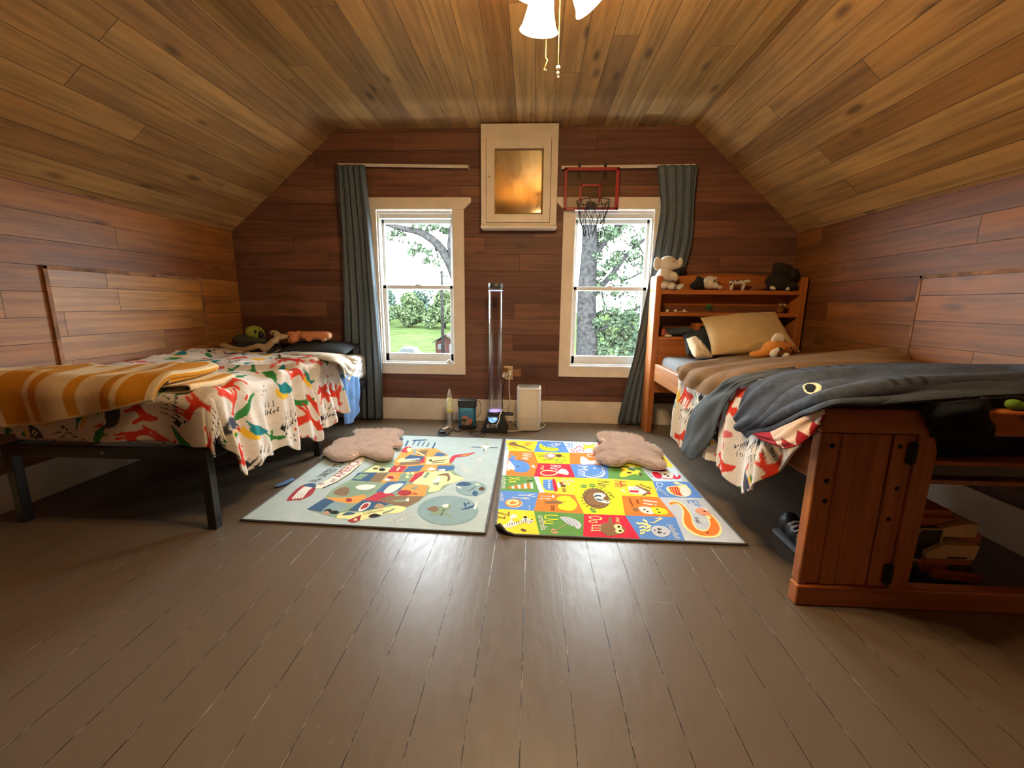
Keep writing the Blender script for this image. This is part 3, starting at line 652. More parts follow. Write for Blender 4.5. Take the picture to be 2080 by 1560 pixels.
MAP_ART = [
('p',11,2,1,[-1256,2222,-1226,2338,-1210,2485,-1201,2625,-1182,2714,-1149,2691,-1132,2582,-1136,2436,-1160,2304,-1201,2208]),
('p',7,3,1,[-1250,2226,-1221,2328,-1205,2474,-1195,2611,-1180,2696,-1155,2683,-1142,2595,-1143,2451,-1165,2315,-1207,2219]),
('p',9,3,0,[-1198,2204,-1155,2295,-1130,2425,-1126,2570,-1133,2580,-1137,2435,-1161,2305,-1205,2213]),
('p',18,2,1,[-1321,2049,-1344,2180,-1329,2254,-1280,2267,-1234,2188,-1221,2113,-1244,2058,-1278,2052]),
('p',7,3,0,[-1288,2057,-1302,2140,-1301,2209,-1318,2228,-1318,2156,-1304,2071]),
('p',7,3,0,[-1274,2061,-1289,2151,-1288,2214,-1305,2232,-1306,2167,-1289,2075]),
('p',7,3,0,[-1260,2066,-1277,2163,-1275,2218,-1292,2237,-1293,2179,-1275,2079]),
('p',7,3,0,[-1246,2070,-1264,2174,-1261,2223,-1278,2242,-1281,2190,-1261,2083]),
('p',15,3,1,[-1335,2250,-1278,2267,-1247,2214,-1291,2220]),
('t', 9, 2, 'The', -1286, 2279, 63, 43, 1.219),
('t', 9, 2, 'UNITED', -1265, 2359, 137, 60, 1.395),
('t', 9, 2, 'STATES', -1241, 2523, 169, 64, 1.506),
('t', 18, 4, 'AMERICA', -1162, 2362, 280, 69, 1.489),
('t', 18, 4, 'of', -1179, 2293, 49, 38, 1.389),
('t', 18, 4, '*', -1199, 2235, 39, 57, 1.338),
('p',19,1,0,[-1158,1956,-1130,2082,-1140,2195,-1097,2328,-1074,2495,-1040,2613,-927,2682,-935,2840,-931,2941,-869,2902,-708,2935,-593,2811,-538,2674,-497,2601,-489,2512,-403,2407,-472,2334,-513,2230,-580,2157,-598,2084,-648,2005,-748,1928,-837,1862,-960,1880,-1062,1920]),
('p',4,1,0,[-927,2682,-935,2840,-869,2902,-708,2935,-593,2811,-538,2674,-528,2535,-668,2503,-731,2334,-801,2349,-890,2465]),
('p',15,2,0,[-1158,1956,-1130,2082,-1078,2074,-1052,2052,-1071,1936]),
('p',16,2,1,[-1071,1936,-1052,2052,-971,2043,-975,1926,-1022,1909]),
('p',4,2,0,[-1129,2095,-998,2104,-934,2149,-903,2119,-914,2047,-968,2035,-1057,2055]),
('p',18,3,0,[-966,2074,-964,2065,-966,2057,-971,2052,-979,2052,-988,2055,-996,2062,-1002,2072,-1005,2081,-1003,2089,-998,2094,-990,2094,-980,2090,-972,2083]),
('p',6,2,1,[-1093,2138,-1080,2290,-998,2306,-908,2284,-899,2177,-976,2122,-1053,2108]),
('p',8,2,1,[-1108,2146,-1099,2224,-1049,2219,-1023,2126]),
('p',7,3,1,[-1018,2239,-985,2275,-905,2266,-927,2210,-981,2206]),
('p',15,2,0,[-1081,2329,-1089,2446,-968,2455,-970,2317]),
('p',6,3,0,[-1081,2348,-1066,2431,-1012,2424,-1029,2342]),
('p',11,2,0,[-1057,2453,-1025,2571,-911,2552,-907,2464]),
('p',9,3,0,[-932,2506,-932,2487,-946,2478,-966,2484,-979,2502,-979,2521,-965,2530,-945,2523]),
('p',13,3,0,[-986,2519,-987,2507,-998,2501,-1013,2505,-1023,2517,-1023,2529,-1011,2536,-996,2531]),
('p',6,2,0,[-1002,2534,-952,2619,-900,2599,-907,2541]),
('p',8,2,0,[-970,2317,-970,2449,-897,2460,-899,2313]),
('p',4,2,0,[-895,2304,-891,2444,-823,2470,-795,2330]),
('p',7,3,0,[-889,2342,-869,2404,-833,2396,-854,2335]),
('p',18,3,0,[-835,2386,-836,2369,-850,2361,-869,2367,-881,2383,-880,2400,-866,2408,-848,2402]),
('p',3,2,0,[-907,2464,-902,2580,-812,2578,-814,2471]),
('p',11,2,0,[-862,2500,-863,2556,-847,2545,-851,2490]),
('p',1,2,0,[-810,2471,-801,2572,-703,2602,-710,2496]),
('p',6,2,0,[-795,2330,-815,2460,-736,2481,-731,2334]),
('p',11,3,0,[-759,2453,-758,2440,-765,2434,-775,2439,-782,2452,-783,2465,-776,2471,-766,2466]),
('p',11,3,0,[-748,2402,-747,2390,-754,2384,-764,2388,-771,2401,-771,2414,-765,2420,-755,2415]),
('p',11,3,0,[-731,2460,-730,2446,-737,2440,-747,2445,-754,2458,-754,2472,-748,2478,-738,2473]),
('p',3,2,0,[-728,2325,-724,2456,-677,2502,-672,2418,-699,2337]),
('p',1,2,0,[-877,2179,-858,2325,-740,2338,-745,2223,-790,2151]),
('p',7,3,1,[-832,2182,-819,2281,-754,2304,-758,2240,-790,2171]),
('p',3,2,0,[-905,2078,-857,2189,-756,2162,-772,2056,-842,2067]),
('p',8,2,0,[-830,2076,-787,2143,-737,2138,-744,2058]),
('p',15,2,0,[-940,1956,-912,2078,-828,2068,-741,2051,-789,2003,-862,1955]),
('p',7,3,1,[-888,1967,-890,2041,-854,2051,-849,1991,-869,1954]),
('p',18,4,1,[-881,1975,-882,2031,-861,2041,-855,1998]),
('p',14,3,1,[-814,1994,-812,2046,-772,2026,-766,1997]),
('p',11,2,1,[-963,1880,-958,1934,-858,1945,-772,1997,-678,2036,-648,2005,-661,1958,-748,1928,-837,1862,-911,1876]),
('t', 9, 3, 'California', -840, 1919, 99, 26, 0.527),
('p',9,3,1,[-810,1910,-792,1936,-752,1921,-766,1902,-797,1895]),
('p',6,3,1,[-753,1952,-724,1978,-710,2001,-702,1987,-722,1954,-743,1935]),
('p',15,3,1,[-949,1907,-933,1940,-887,1932,-902,1917]),
('p',18,3,0,[-899,1858,-876,1889,-852,1921,-837,1862,-861,1839]),
('p',11,4,0,[-870,1860,-865,1886,-847,1861]),
('p',9,3,0,[-1026,1959,-1023,1947,-1027,1936,-1037,1930,-1049,1932,-1058,1940,-1061,1952,-1057,1963,-1047,1969,-1035,1967]),
('p',14,3,1,[-1059,1927,-1042,1949,-1015,1910,-1039,1908]),
('p',9,3,0,[-976,1937,-975,1926,-984,1918,-999,1917,-1015,1923,-1025,1934,-1025,1945,-1016,1953,-1001,1954,-986,1948]),
('p',8,2,0,[-762,2057,-734,2142,-588,2157,-605,2083,-648,2017,-713,2030]),
('p',6,3,1,[-739,2087,-677,2102,-666,2079,-728,2067]),
('p',7,3,1,[-678,2094,-668,2123,-656,2080]),
('p',4,2,0,[-745,2223,-720,2297,-597,2284,-585,2146,-730,2142]),
('p',18,3,0,[-668,2185,-668,2166,-679,2152,-698,2146,-720,2149,-739,2161,-750,2179,-750,2198,-740,2213,-720,2219,-698,2216,-678,2203]),
('p',6,3,1,[-696,2244,-656,2269,-661,2229]),
('p',18,3,0,[-660,2169,-631,2162,-635,2179,-663,2185]),
('p',11,2,1,[-699,2308,-675,2428,-657,2493,-523,2509,-478,2453,-403,2407,-457,2344,-511,2294,-521,2230,-577,2203,-594,2288]),
('p',8,3,1,[-579,2435,-549,2469,-516,2475,-487,2391,-499,2351,-515,2430]),
('p',7,3,1,[-587,2345,-565,2426,-544,2367,-567,2327]),
('p',6,3,1,[-581,2317,-545,2338,-543,2291]),
('p',6,2,0,[-662,2399,-656,2487,-632,2480,-640,2390]),
('p',4,2,0,[-685,2502,-674,2597,-613,2563,-615,2496]),
('p',7,3,1,[-662,2514,-650,2571,-614,2529]),
('p',1,2,0,[-600,2508,-613,2602,-542,2607,-497,2601,-494,2538,-540,2508]),
('p',7,3,1,[-592,2531,-556,2544,-545,2512,-584,2514]),
('p',3,2,0,[-748,2622,-761,2738,-737,2755,-715,2649]),
('p',8,2,0,[-874,2589,-875,2649,-739,2672,-745,2611]),
('p',11,2,0,[-914,2658,-893,2723,-775,2669,-884,2636]),
('p',15,2,0,[-873,2719,-855,2783,-743,2760,-750,2678,-851,2676]),
('p',7,3,0,[-851,2678,-761,2702,-766,2722,-858,2698]),
('p',3,2,1,[-935,2840,-936,2940,-893,2950,-880,2836]),
('p',11,3,0,[-870,2887,-866,2861,-871,2844,-883,2843,-897,2859,-909,2884,-913,2911,-908,2928,-896,2929,-881,2914]),
('p',16,2,0,[-838,2793,-855,2903,-836,2890,-819,2794]),
('p',8,2,0,[-810,2795,-808,2878,-749,2897,-734,2761]),
('p',11,3,0,[-823,2836,-746,2761,-748,2785,-826,2861]),
('p',4,2,0,[-739,2761,-749,2897,-710,2943,-690,2901,-691,2777]),
('p',1,2,0,[-681,2778,-671,2860,-593,2811,-622,2769]),
('p',11,2,0,[-697,2614,-721,2749,-577,2778,-542,2650,-634,2614]),
('p',13,3,0,[-671,2657,-579,2701,-583,2716,-675,2671]),
('p',13,3,0,[-656,2634,-580,2659,-583,2673,-660,2648]),
('p',13,3,0,[-670,2689,-671,2675,-678,2669,-689,2674,-696,2687,-696,2701,-688,2708,-677,2703]),
('p',3,2,1,[-547,2654,-552,2775,-508,2818,-417,2852,-446,2788,-516,2757,-524,2675]),
('p',3,2,0,[-449,2812,-397,2851,-401,2872,-454,2833]),
('p',4,3,1,[-494,2792,-434,2837,-447,2796]),
('p',7,3,0,[-677,2635,-678,2621,-685,2615,-695,2620,-702,2633,-702,2647,-695,2653,-684,2648]),
('p',15,2,0,[-1016,3113,-1006,3008,-995,2996,-1005,3099]),
('p',15,2,0,[-967,3102,-948,2962,-933,2948,-951,3086]),
('p',15,2,0,[-908,3105,-901,3001,-891,2988,-897,3092]),
('p',15,2,0,[-866,3086,-860,2983,-850,2970,-855,3073]),
('p',15,2,0,[-827,3079,-823,2977,-813,2964,-817,3066]),
('p',15,2,0,[-787,3066,-784,2965,-774,2952,-777,3053]),
('p',15,2,0,[-743,3071,-733,2934,-719,2920,-729,3056]),
('p',15,2,0,[-921,3084,-812,3109,-819,3135,-929,3110]),
('p',15,2,0,[-1032,3101,-1003,3117,-1012,3143,-1041,3127]),
('p',11,2,0,[-341,3073,-325,3020,-282,2993,-319,2968,-324,2903,-344,2962,-391,2982,-350,3018]),
('p',15,3,0,[-441,2978,-240,2973,-241,2985,-443,2990]),
('p',15,3,0,[-340,3077,-343,2891,-337,2885,-333,3070]),
('p',7,3,0,[-367,2994,-334,3035,-301,2989,-332,2945]),
('p',7,2,0,[-461,2594,-403,2592,-404,2602,-462,2603]),
('p',7,2,0,[-454,2571,-402,2573,-403,2582,-456,2580]),
('p',7,2,0,[-446,2550,-400,2547,-401,2556,-448,2558]),
('p',7,2,0,[-446,2522,-398,2520,-399,2529,-447,2531]),
('p',7,2,0,[-435,2506,-398,2504,-399,2512,-436,2515]),
('t', 7, 2, 'OCEAN', -326, 2656, 92, 28, 1.647),
('p',7,2,0,[-369,2734,-335,2724,-336,2734,-369,2744]),
('t', 7, 2, 'PACIFIC', -688, 1857, 126, 16, 1.022),
('t', 7, 2, 'OCEAN', -654, 1831, 116, 23, 0.957),
('p',16,2,0,[-263,2007,-263,1972,-270,1940,-284,1911,-305,1887,-331,1868,-360,1856,-393,1850,-426,1851,-460,1859,-493,1874,-522,1895,-547,1921,-567,1952,-581,1985,-586,2021,-584,2056,-572,2089,-553,2119,-526,2142,-493,2158,-456,2165,-417,2163,-379,2152,-343,2133,-313,2107,-289,2077,-272,2042]),
('p',16,2,0,[-249,2273,-249,2245,-257,2220,-271,2199,-291,2183,-313,2174,-338,2172,-363,2178,-387,2190,-407,2209,-422,2233,-430,2260,-432,2288,-425,2314,-412,2338,-392,2355,-368,2366,-341,2368,-314,2361,-289,2347,-269,2326,-255,2300]),
('p',6,3,1,[-503,1945,-499,2002,-463,2048,-432,2073,-413,2030,-424,1978,-372,1907,-424,1944,-467,1941]),
('p',8,4,1,[-533,1999,-516,2030,-492,2032,-470,1997,-489,1974,-513,1986]),
('p',7,4,0,[-468,2048,-432,2069,-428,2025,-451,2023]),
('t', 9, 4, 'Alaska', -442, 1936, 73, 12, 1.53),
('p',15,3,1,[-359,2004,-329,2035,-291,2068,-291,2045,-322,2014]),
('p',15,3,1,[-355,2086,-336,2072,-332,2035,-342,2042]),
('p',15,3,1,[-336,2080,-323,2092,-323,2066]),
('p',7,3,1,[-289,2083,-282,2107,-278,2024,-290,2023]),
('p',15,3,1,[-436,2300,-425,2343,-387,2356,-346,2325,-370,2296,-409,2297]),
('p',7,4,1,[-431,2296,-396,2267,-411,2261]),
('p',15,3,1,[-323,2193,-318,2237,-292,2213,-297,2170]),
('p',13,3,1,[-296,2260,-278,2293,-259,2263,-272,2240]),
('p',11,3,1,[-325,2317,-312,2337,-293,2315]),
('t', 9, 3, 'Hawaii', -343, 2226, 67, 15, 1.107)]
SHARK = [[(930,1854,605),(925,1841,574),(920,1819,546),(925,1776,540),(930,1722,550)],[(940,1814,721),(925,1717,689),(915,1635,658),(920,1585,629),(935,1547,629)],[(1002,1787,775),(980,1643,776),(960,1541,749),(950,1462,723),(950,1420,711)],[(1230,1965,785),(1119,1691,800),(1005,1449,800),(970,1359,785),(965,1314,765)],[(1528,2075,790),(1427,1850,800),(1237,1540,810),(1145,1389,800),(1134,1349,765)],[(1950,2219,784),(1739,1927,800),(1525,1643,810),(1432,1519,800),(1355,1410,765)],[(2100,1996,816),(2020,1897,810),(1876,1738,800),(1767,1623,790),(1685,1531,765)],[(2140,1814,845),(2080,1744,835),(2132,1765,800),(2005,1647,790),(1956,1608,765)]]
TEETH = [[(925,1715,561),(915,1675,556),(915,1637,556)],[(910,1571,601),(900,1522,584),(900,1473,573)],[(910,1479,656),(905,1435,626),(905,1395,609)],[(935,1409,713),(940,1398,684),(940,1379,655)],[(955,1360,748),(960,1363,728),(960,1364,711)]]
BROWN = [[(955,2761,656),(940,2605,608),(935,2387,599),(940,2139,617)],[(1000,2798,687),(970,2506,702),(960,2269,700),(960,2043,719)],[(1251,2984,700),(1215,2673,715),(1140,2327,735),(1091,2078,755)],[(1641,3379,710),(1530,2814,740),(1397,2324,770),(1322,2039,775)],[(1879,3081,730),(1758,2639,775),(1626,2284,790),(1569,2066,780)],[(2000,2658,813),(1980,2518,811),(1874,2280,800),(1822,2095,780)],[(2130,2590,837),(2130,2483,812),(2130,2398,780),(2100,2286,756)]]
BEAR_LEFT = [(-1280,3222),(-1125,3248),(-1032,3189),(-1029,3029),(-967,2942),(-954,2867),(-1015,2884),(-1001,2821),(-945,2706),(-954,2631),(-1017,2618),(-1097,2667),(-1173,2708),(-1205,2622),(-1292,2588),(-1392,2654),(-1441,2747),(-1424,2831),(-1451,2871),(-1441,2962),(-1375,3013),(-1371,3086),(-1426,3197)]
BEAR_RIGHT = [(567,3292),(697,3303),(844,3251),(888,3181),(858,3108),(923,2980),(940,2869),(918,2819),(867,2844),(891,2716),(899,2647),(863,2602),(787,2613),(725,2686),(667,2717),(608,2642),(521,2644),(464,2720),(466,2775),(545,2839),(475,2834),(466,2893),(506,2969),(552,3027),(574,3097),(542,3153)]
GREY_SHEET = [[(1199,1953,800),(1203,1930,790),(1200,1880,780)],[(962,1970,754),(955,1904,753),(955,1843,751)],[(935,2132,639),(930,2015,664),(935,1920,684)],[(930,2348,493),(915,2146,518),(930,2021,531)],[(935,2467,315),(915,2240,358),(930,2089,408)],[(940,2520,196),(930,2351,193),(935,2231,248)]]
CREAM = [[(-2189,3450,671),(-2139,3400,652),(-1810,2901,685)],[(-1959,3500,661),(-1664,3036,682),(-1499,2794,686)],[(-1742,3500,647),(-1417,2952,678),(-1210,2546,682)],[(-1470,3295,646),(-1445,3253,564),(-1430,3077,503)],[(-1455,3389,610),(-1435,3312,543),(-1420,3101,464)]]
BLUE_SHEET = [[(-1440,2990,547),(-1430,3043,386),(-1425,3022,150)],[(-1440,3205,500),(-1435,3221,307),(-1430,3164,125)],[(-1450,3385,456),(-1440,3359,297),(-1440,3321,174)]]
NAVY = [[(1260,1385,757),(1305,1380,685),(1425,1470,561)],[(1354,1385,771),(1395,1378,688),(1547,1480,542)],[(1438,1385,783),(1486,1380,693),(1685,1500,538)],[(1511,1440,775),(1632,1470,710),(1818,1500,542)],[(1683,1500,772),(1765,1500,696),(1900,1500,545)]]
PILLOW_BEIGE = [(1272,3000,730),(1919,3050,755),(1887,3380,1037),(1309,3360,985)]
PILLOW_WHITE = [(1161,3000,711),(1309,3050,707),(1243,3250,843),(1160,3200,831)]
PILLOW_DARK = [(1174,3200,704),(1375,3200,708),(1392,3380,913),(1191,3380,848)]
WHITE_CORD = [(-185,3730,448),(-196,3700,416),(-201,3720,312),(-190,3700,202),(-202,3600,166),(-232,3400,198),(-252,3340,171),(-259,3330,127),(-280,3330,76),(-271,3434,10),(-233,3429,8),(-147,3408,8),(-30,3460,8),(63,3482,8),(117,3561,8),(132,3639,8),(93,3693,10),(65,3624,20)]
STRAY_CORD = [(-200,3751,10),(-170,3704,10),(-121,3611,10),(-86,3607,12)]
LAVA_CORD = [(-700,3465,12),(-733,3432,12),(-765,3344,12),(-763,3263,12),(-724,3213,12),(-684,3259,15),(-676,3340,20),(-727,3405,25),(-767,3374,20),(-766,3293,15),(-711,3231,15),(-685,3302,10),(-661,3394,8),(-614,3369,8),(-574,3430,8),(-523,3463,8)]
COIL = [(-496,3488,10),(-522,3399,10),(-497,3290,10),(-431,3256,10),(-374,3248,10),(-374,3321,12),(-438,3371,12),(-497,3318,14),(-464,3260,12),(-403,3292,12),(-389,3381,10),(-431,3449,10)]
TANK_WIRE = [(-470,3500,247),(-445,3500,243),(-436,3500,195),(-441,3500,133),(-474,3520,86)]

# ------------------------------------------------------------------ room shell
XL, XR, YB, YF = -2.68, 2.20, 3.755, -2.6          # knee walls, window wall, wall behind the camera
ZK, ZC, FL, FR = 1.68, 2.50, -1.67, 1.28            # knee wall top, flat ceiling height, where the flat ceiling starts and ends
W1 = (-1.365, -0.703); W2 = (0.345, 1.005); WZ = (0.525, 1.86)   # window openings
BW = 0.139
M = {}
M['floor'] = plank_mat('painted_floorboards', [(0.118, 0.088, 0.062), (0.130, 0.099, 0.070), (0.123, 0.093, 0.066)], BW, 9.0, 0.0019, rough=0.35, bump=0.36, paint=True, spec=0.38)
M['ceiling'] = plank_mat('ceiling_boards', [(0.32, 0.180, 0.066), (0.41, 0.250, 0.100), (0.235, 0.120, 0.040), (0.45, 0.285, 0.120), (0.35, 0.198, 0.072)], BW, 2.4, 0.0022, rough=0.5, knots=0.75)
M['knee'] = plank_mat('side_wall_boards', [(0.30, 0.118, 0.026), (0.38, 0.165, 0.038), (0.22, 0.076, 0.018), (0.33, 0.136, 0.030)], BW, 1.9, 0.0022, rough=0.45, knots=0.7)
M['knee_shaded'] = plank_mat('shaded_wall_boards', [(0.175, 0.060, 0.011), (0.235, 0.092, 0.017), (0.125, 0.038, 0.008), (0.20, 0.072, 0.013)], BW, 1.9, 0.0022, rough=0.45, knots=0.7)  # darker copy of the knee boards: right wall's dimness put into the colour
M['hatch_shaded'] = plank_mat('shaded_hatch_boards', [(0.25, 0.088, 0.014), (0.31, 0.125, 0.020), (0.175, 0.054, 0.010)], BW, 1.4, 0.002, rough=0.38, knots=0.6)  # hatch boards darkened likewise, the right side's shade painted in
M['back'] = plank_mat('window_wall_boards', [(0.135, 0.052, 0.032), (0.185, 0.080, 0.048), (0.110, 0.040, 0.025), (0.20, 0.092, 0.054)], 0.139, 1.7, 0.0022, rough=0.5, knots=0.5)
M['hatch'] = plank_mat('hatch_boards', [(0.38, 0.160, 0.032), (0.46, 0.22, 0.050), (0.27, 0.098, 0.024)], BW, 0.9, 0.002, rough=0.38, knots=0.6)
M['trim'] = plain('cream_trim_paint', (0.80, 0.725, 0.62), 0.45, scale=6)
M['vinyl'] = plain('white_window_vinyl', (0.78, 0.80, 0.80), 0.35, var=0.03)
M['black'] = plain('black_plastic', (0.012, 0.012, 0.014), 0.4)
M['blackmetal'] = plain('black_powder_coat', (0.010, 0.011, 0.012), 0.38)
M['steel'] = plain('bright_steel', (0.6, 0.6, 0.6), 0.3, 1.0)
M['brass'] = plain('brass', (0.55, 0.38, 0.12), 0.3, 1.0)
M['white'] = plain('white_plastic', (0.72, 0.66, 0.57), 0.4, var=0.03)

def surf(name, polys, mat, uvf, kind=True):
    bm = bmesh.new()
    for p in polys: bm.faces.new([bm.verts.new(Vector(q)) for q in p])
    bmesh.ops.remove_doubles(bm, verts=bm.verts, dist=1e-5)
    me = bpy.data.meshes.new(name); bm.to_mesh(me); bm.free(); fan_uv(me, uvf)
    o = link(name, me, mat)
    return struct(o) if kind else o

surf('floor', [[(XL, YF, 0), (XR, YF, 0), (XR, YB, 0), (XL, YB, 0)]], M['floor'], lambda c: (c.y + 11.3, c.x + 0.0106 + BW * 40))
SL = math.hypot(FL - XL, ZC - ZK); SR = math.hypot(XR - FR, ZC - ZK)
def ceil_v(c):
    if c.x < FL: return FL - SL * (FL - c.x) / (FL - XL)
    if c.x > FR: return FR + SR * (c.x - FR) / (XR - FR)
    return c.x
surf('ceiling', [[(XL, YF, ZK), (XL, YB, ZK), (FL, YB, ZC), (FL, YF, ZC)], [(FL, YF, ZC), (FL, YB, ZC), (FR, YB, ZC), (FR, YF, ZC)], [(FR, YF, ZC), (FR, YB, ZC), (XR, YB, ZK), (XR, YF, ZK)]],
     M['ceiling'], lambda c: (c.y + 20.0, ceil_v(c) + 0.010 + BW * 40))
surf('wall_left', [[(XL, YF, 0), (XL, YB, 0), (XL, YB, ZK), (XL, YF, ZK)]], M['knee'], lambda c: (c.y + 31.4, c.z + 0.0 + BW * 30 - 0.002))
surf('wall_right', [[(XR, YF, 0), (XR, YB, 0), (XR, YB, ZK), (XR, YF, ZK)]], M['knee_shaded'], lambda c: (c.y + 47.9, c.z + BW * 33 - 0.002))
def topz(x): return ZK + (ZC - ZK) * min(1, max(0, (x - XL) / (FL - XL)), ) if x < FL else (ZC if x <= FR else ZC - (ZC - ZK) * (x - FR) / (XR - FR))
xs = [XL, FL, W1[0], W1[1], W2[0], W2[1], FR, XR]; polys = []
for a, b in zip(xs, xs[1:]):
    if (a, b) in (W1, W2):
        polys.append([(a, YB, 0), (b, YB, 0), (b, YB, WZ[0]), (a, YB, WZ[0])]); polys.append([(a, YB, WZ[1]), (b, YB, WZ[1]), (b, YB, topz(b)), (a, YB, topz(a))])
        for q in ([(a, YB, WZ[0]), (a, YB, WZ[1]), (a, YB + .16, WZ[1]), (a, YB + .16, WZ[0])], [(b, YB, WZ[0]), (b, YB, WZ[1]), (b, YB + .16, WZ[1]), (b, YB + .16, WZ[0])]): polys.append(q)
    else: polys.append([(a, YB, 0), (b, YB, 0), (b, YB, topz(b)), (a, YB, topz(a))])
surf('wall_back', polys, M['back'], lambda c: (c.x + 60.0, c.z + BW * 20 + 0.03))
surf('wall_front', [[(XL, YF, 0), (XR, YF, 0), (XR, YF, ZK), (FR, YF, ZC), (FL, YF, ZC), (XL, YF, ZK)]], M['knee'], lambda c: (c.x + 60.0, c.z + BW * 20))
struct(MB().box(XL, XR, YB - 0.02, YB, 0, 0.203, 0.003).build('baseboard_back', M['trim']))
struct(MB().box(XL, XL + 0.02, YF, YB - 0.02, 0, 0.196, 0.003).build('baseboard_left', M['trim']))
struct(MB().box(XR - 0.02, XR, YF, YB - 0.02, 0, 0.200, 0.003).build('baseboard_right', M['trim']))

def hatch(name, x, y0, y1, z0, z1, side):
    s = side
    bm = bmesh.new(); o = MB().box(min(x, x + s * .012), max(x, x + s * .012), y0, y1, z0, z1).build(name, M['hatch'] if s > 0 else M['hatch_shaded']); fan_uv(o.data, lambda c: (c.y + 3.3, c.z + BW * 21 - 0.03))
    struct(o)
    mb = MB()
    mb.box(min(x, x + s * .016), max(x, x + s * .016), y0 - .022, y0, z0 - .25, z1 + .02, .002); mb.box(min(x, x + s * .016), max(x, x + s * .016), y1, y1 + .015, z0 - .1, z1 + .02, .002)
    mb.box(min(x, x + s * .016), max(x, x + s * .016), y0 - .022, y1 + .015, z1, z1 + .02, .002)
    mb.build('hatch_edging', M['edging'], o)
M['edging'] = plain('pale_split_edging', (0.23, 0.105, 0.045), 0.7, var=0.6, scale=14)
hatch('door_1', XL, 2.235, 3.30, 0.62, 1.235, 1)
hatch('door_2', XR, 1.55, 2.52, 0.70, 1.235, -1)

# ------------------------------------------------------------------ windows
gt = NT('window_glass'); tr = gt.add('ShaderNodeBsdfTransparent'); tr.inputs[0].default_value = (0.97, 0.985, 0.98, 1)
gl = gt.add('ShaderNodeBsdfGlossy'); gl.inputs['Roughness'].default_value = 0.02; mx = gt.add('ShaderNodeMixShader'); mx.inputs[0].default_value = 0.05
gt.t.links.new(tr.outputs[0], mx.inputs[1]); gt.t.links.new(gl.outputs[0], mx.inputs[2]); gt.t.links.new(mx.outputs[0], gt.n['Material Output'].inputs[0]); M['glass'] = gt.m

def window(name, x0, x1):
    z0, z1 = WZ; e = bpy.data.objects.new(name, None); C.objects.link(e); e.location = ((x0 + x1) / 2, YB, z0); e.empty_display_size = .1; struct(e)
    cw = 0.10; y = YB
    c = MB()
    c.box(x0 - cw, x0, y - .020, y, z0, z1, .002); c.box(x1, x1 + cw, y - .020, y, z0, z1, .002); c.box(x0 - cw, x1 + cw, y - .020, y, z0 - .092, z0, .002)
    c.prism([(x0 - cw, z1 + .002), (x1 + cw, z1 + .002), (x1 + cw + .062, z1 + .060), (x1 + cw + .062, z1 + .096), (x0 - cw - .062, z1 + .096), (x0 - cw - .062, z1 + .060)], 1, y - .030, y)
    c.build('casing', M['trim'], e)
    f = MB(); d = y + .005                                           # vinyl frame set into the opening
    f.box(x0, x1, d, d + .13, z1 - .028, z1, .003); f.box(x0, x1, d, d + .13, z0, z0 + .022, .003); f.box(x0 - .0, x0 + .012, d, d + .13, z0 + .02, z1 - .025, .002); f.box(x1 - .012, x1, d, d + .13, z0 + .02, z1 - .025, .002)
    f.box(x0 + .010, x1 - .010, d + .02, d + .11, z1 - .062, z1 - .026, .003)
    f.box(x0 - .004, x1 + .004, y - .026, d + .02, z0 - .012, z0 + .010, .003)
    f.build('window_frame', M['vinyl'], e)
    mid = 1.213
    def sash(nm, ya, za, zb, top, bot, side):
        s = MB(); s.box(x0 + .012, x0 + .012 + side, ya, ya + .035, za, zb, .003); s.box(x1 - .012 - side, x1 - .012, ya, ya + .035, za, zb, .003)
        s.box(x0 + .012, x1 - .012, ya, ya + .035, zb - top, zb, .003); s.box(x0 + .012, x1 - .012, ya, ya + .035, za, za + bot, .003)
        o = s.build(nm, M['vinyl'], e)
        MB().box(x0 + .012 + side - .003, x1 - .012 - side + .003, ya + .015, ya + .021, za + bot - .003, zb - top + .003).build('pane', M['glass'], o)
        return o
    sash('upper_sash', d + .075, mid - .018, z1 - .060, .035, .036, .022)
    lo = sash('lower_sash', d + .036, z0 + .022, mid + .018, .032, .070, .030)
    MB().lathe([(.030, 0), (.030, .008), (.018, .016), (.004, .018)], 16, Matrix.Translation(((x0 + x1) / 2, d + .050, mid + .018))).build('sash_lock', M['vinyl'], lo)
    return e
w1 = window('window_1', *W1); window('window_2', *W2)
MB().box(W1[1] - .075, W1[1] - .018, YB - .020, YB + .004, WZ[0] + .011, WZ[0] + .033, .006).box(W1[1] - .062, W1[1] - .03, YB - .022, YB - .006, WZ[0] + .031, WZ[0] + .043, .004).build('sill_latch', M['vinyl'], w1)
# light portals: sampling guides for the sky through the two windows, they give no light of their own
for nm, (a, b) in (('portal_left', W1), ('portal_right', W2)):
    ld = bpy.data.lights.new(nm, 'AREA'); ld.shape = 'RECTANGLE'; ld.size = b - a; ld.size_y = WZ[1] - WZ[0]
    lo = bpy.data.objects.new(nm, ld); C.objects.link(lo); lo.location = ((a + b) / 2, YB + .165, sum(WZ) / 2); lo.rotation_euler = (-PI / 2, 0, 0)
    ld.cycles.is_portal = True

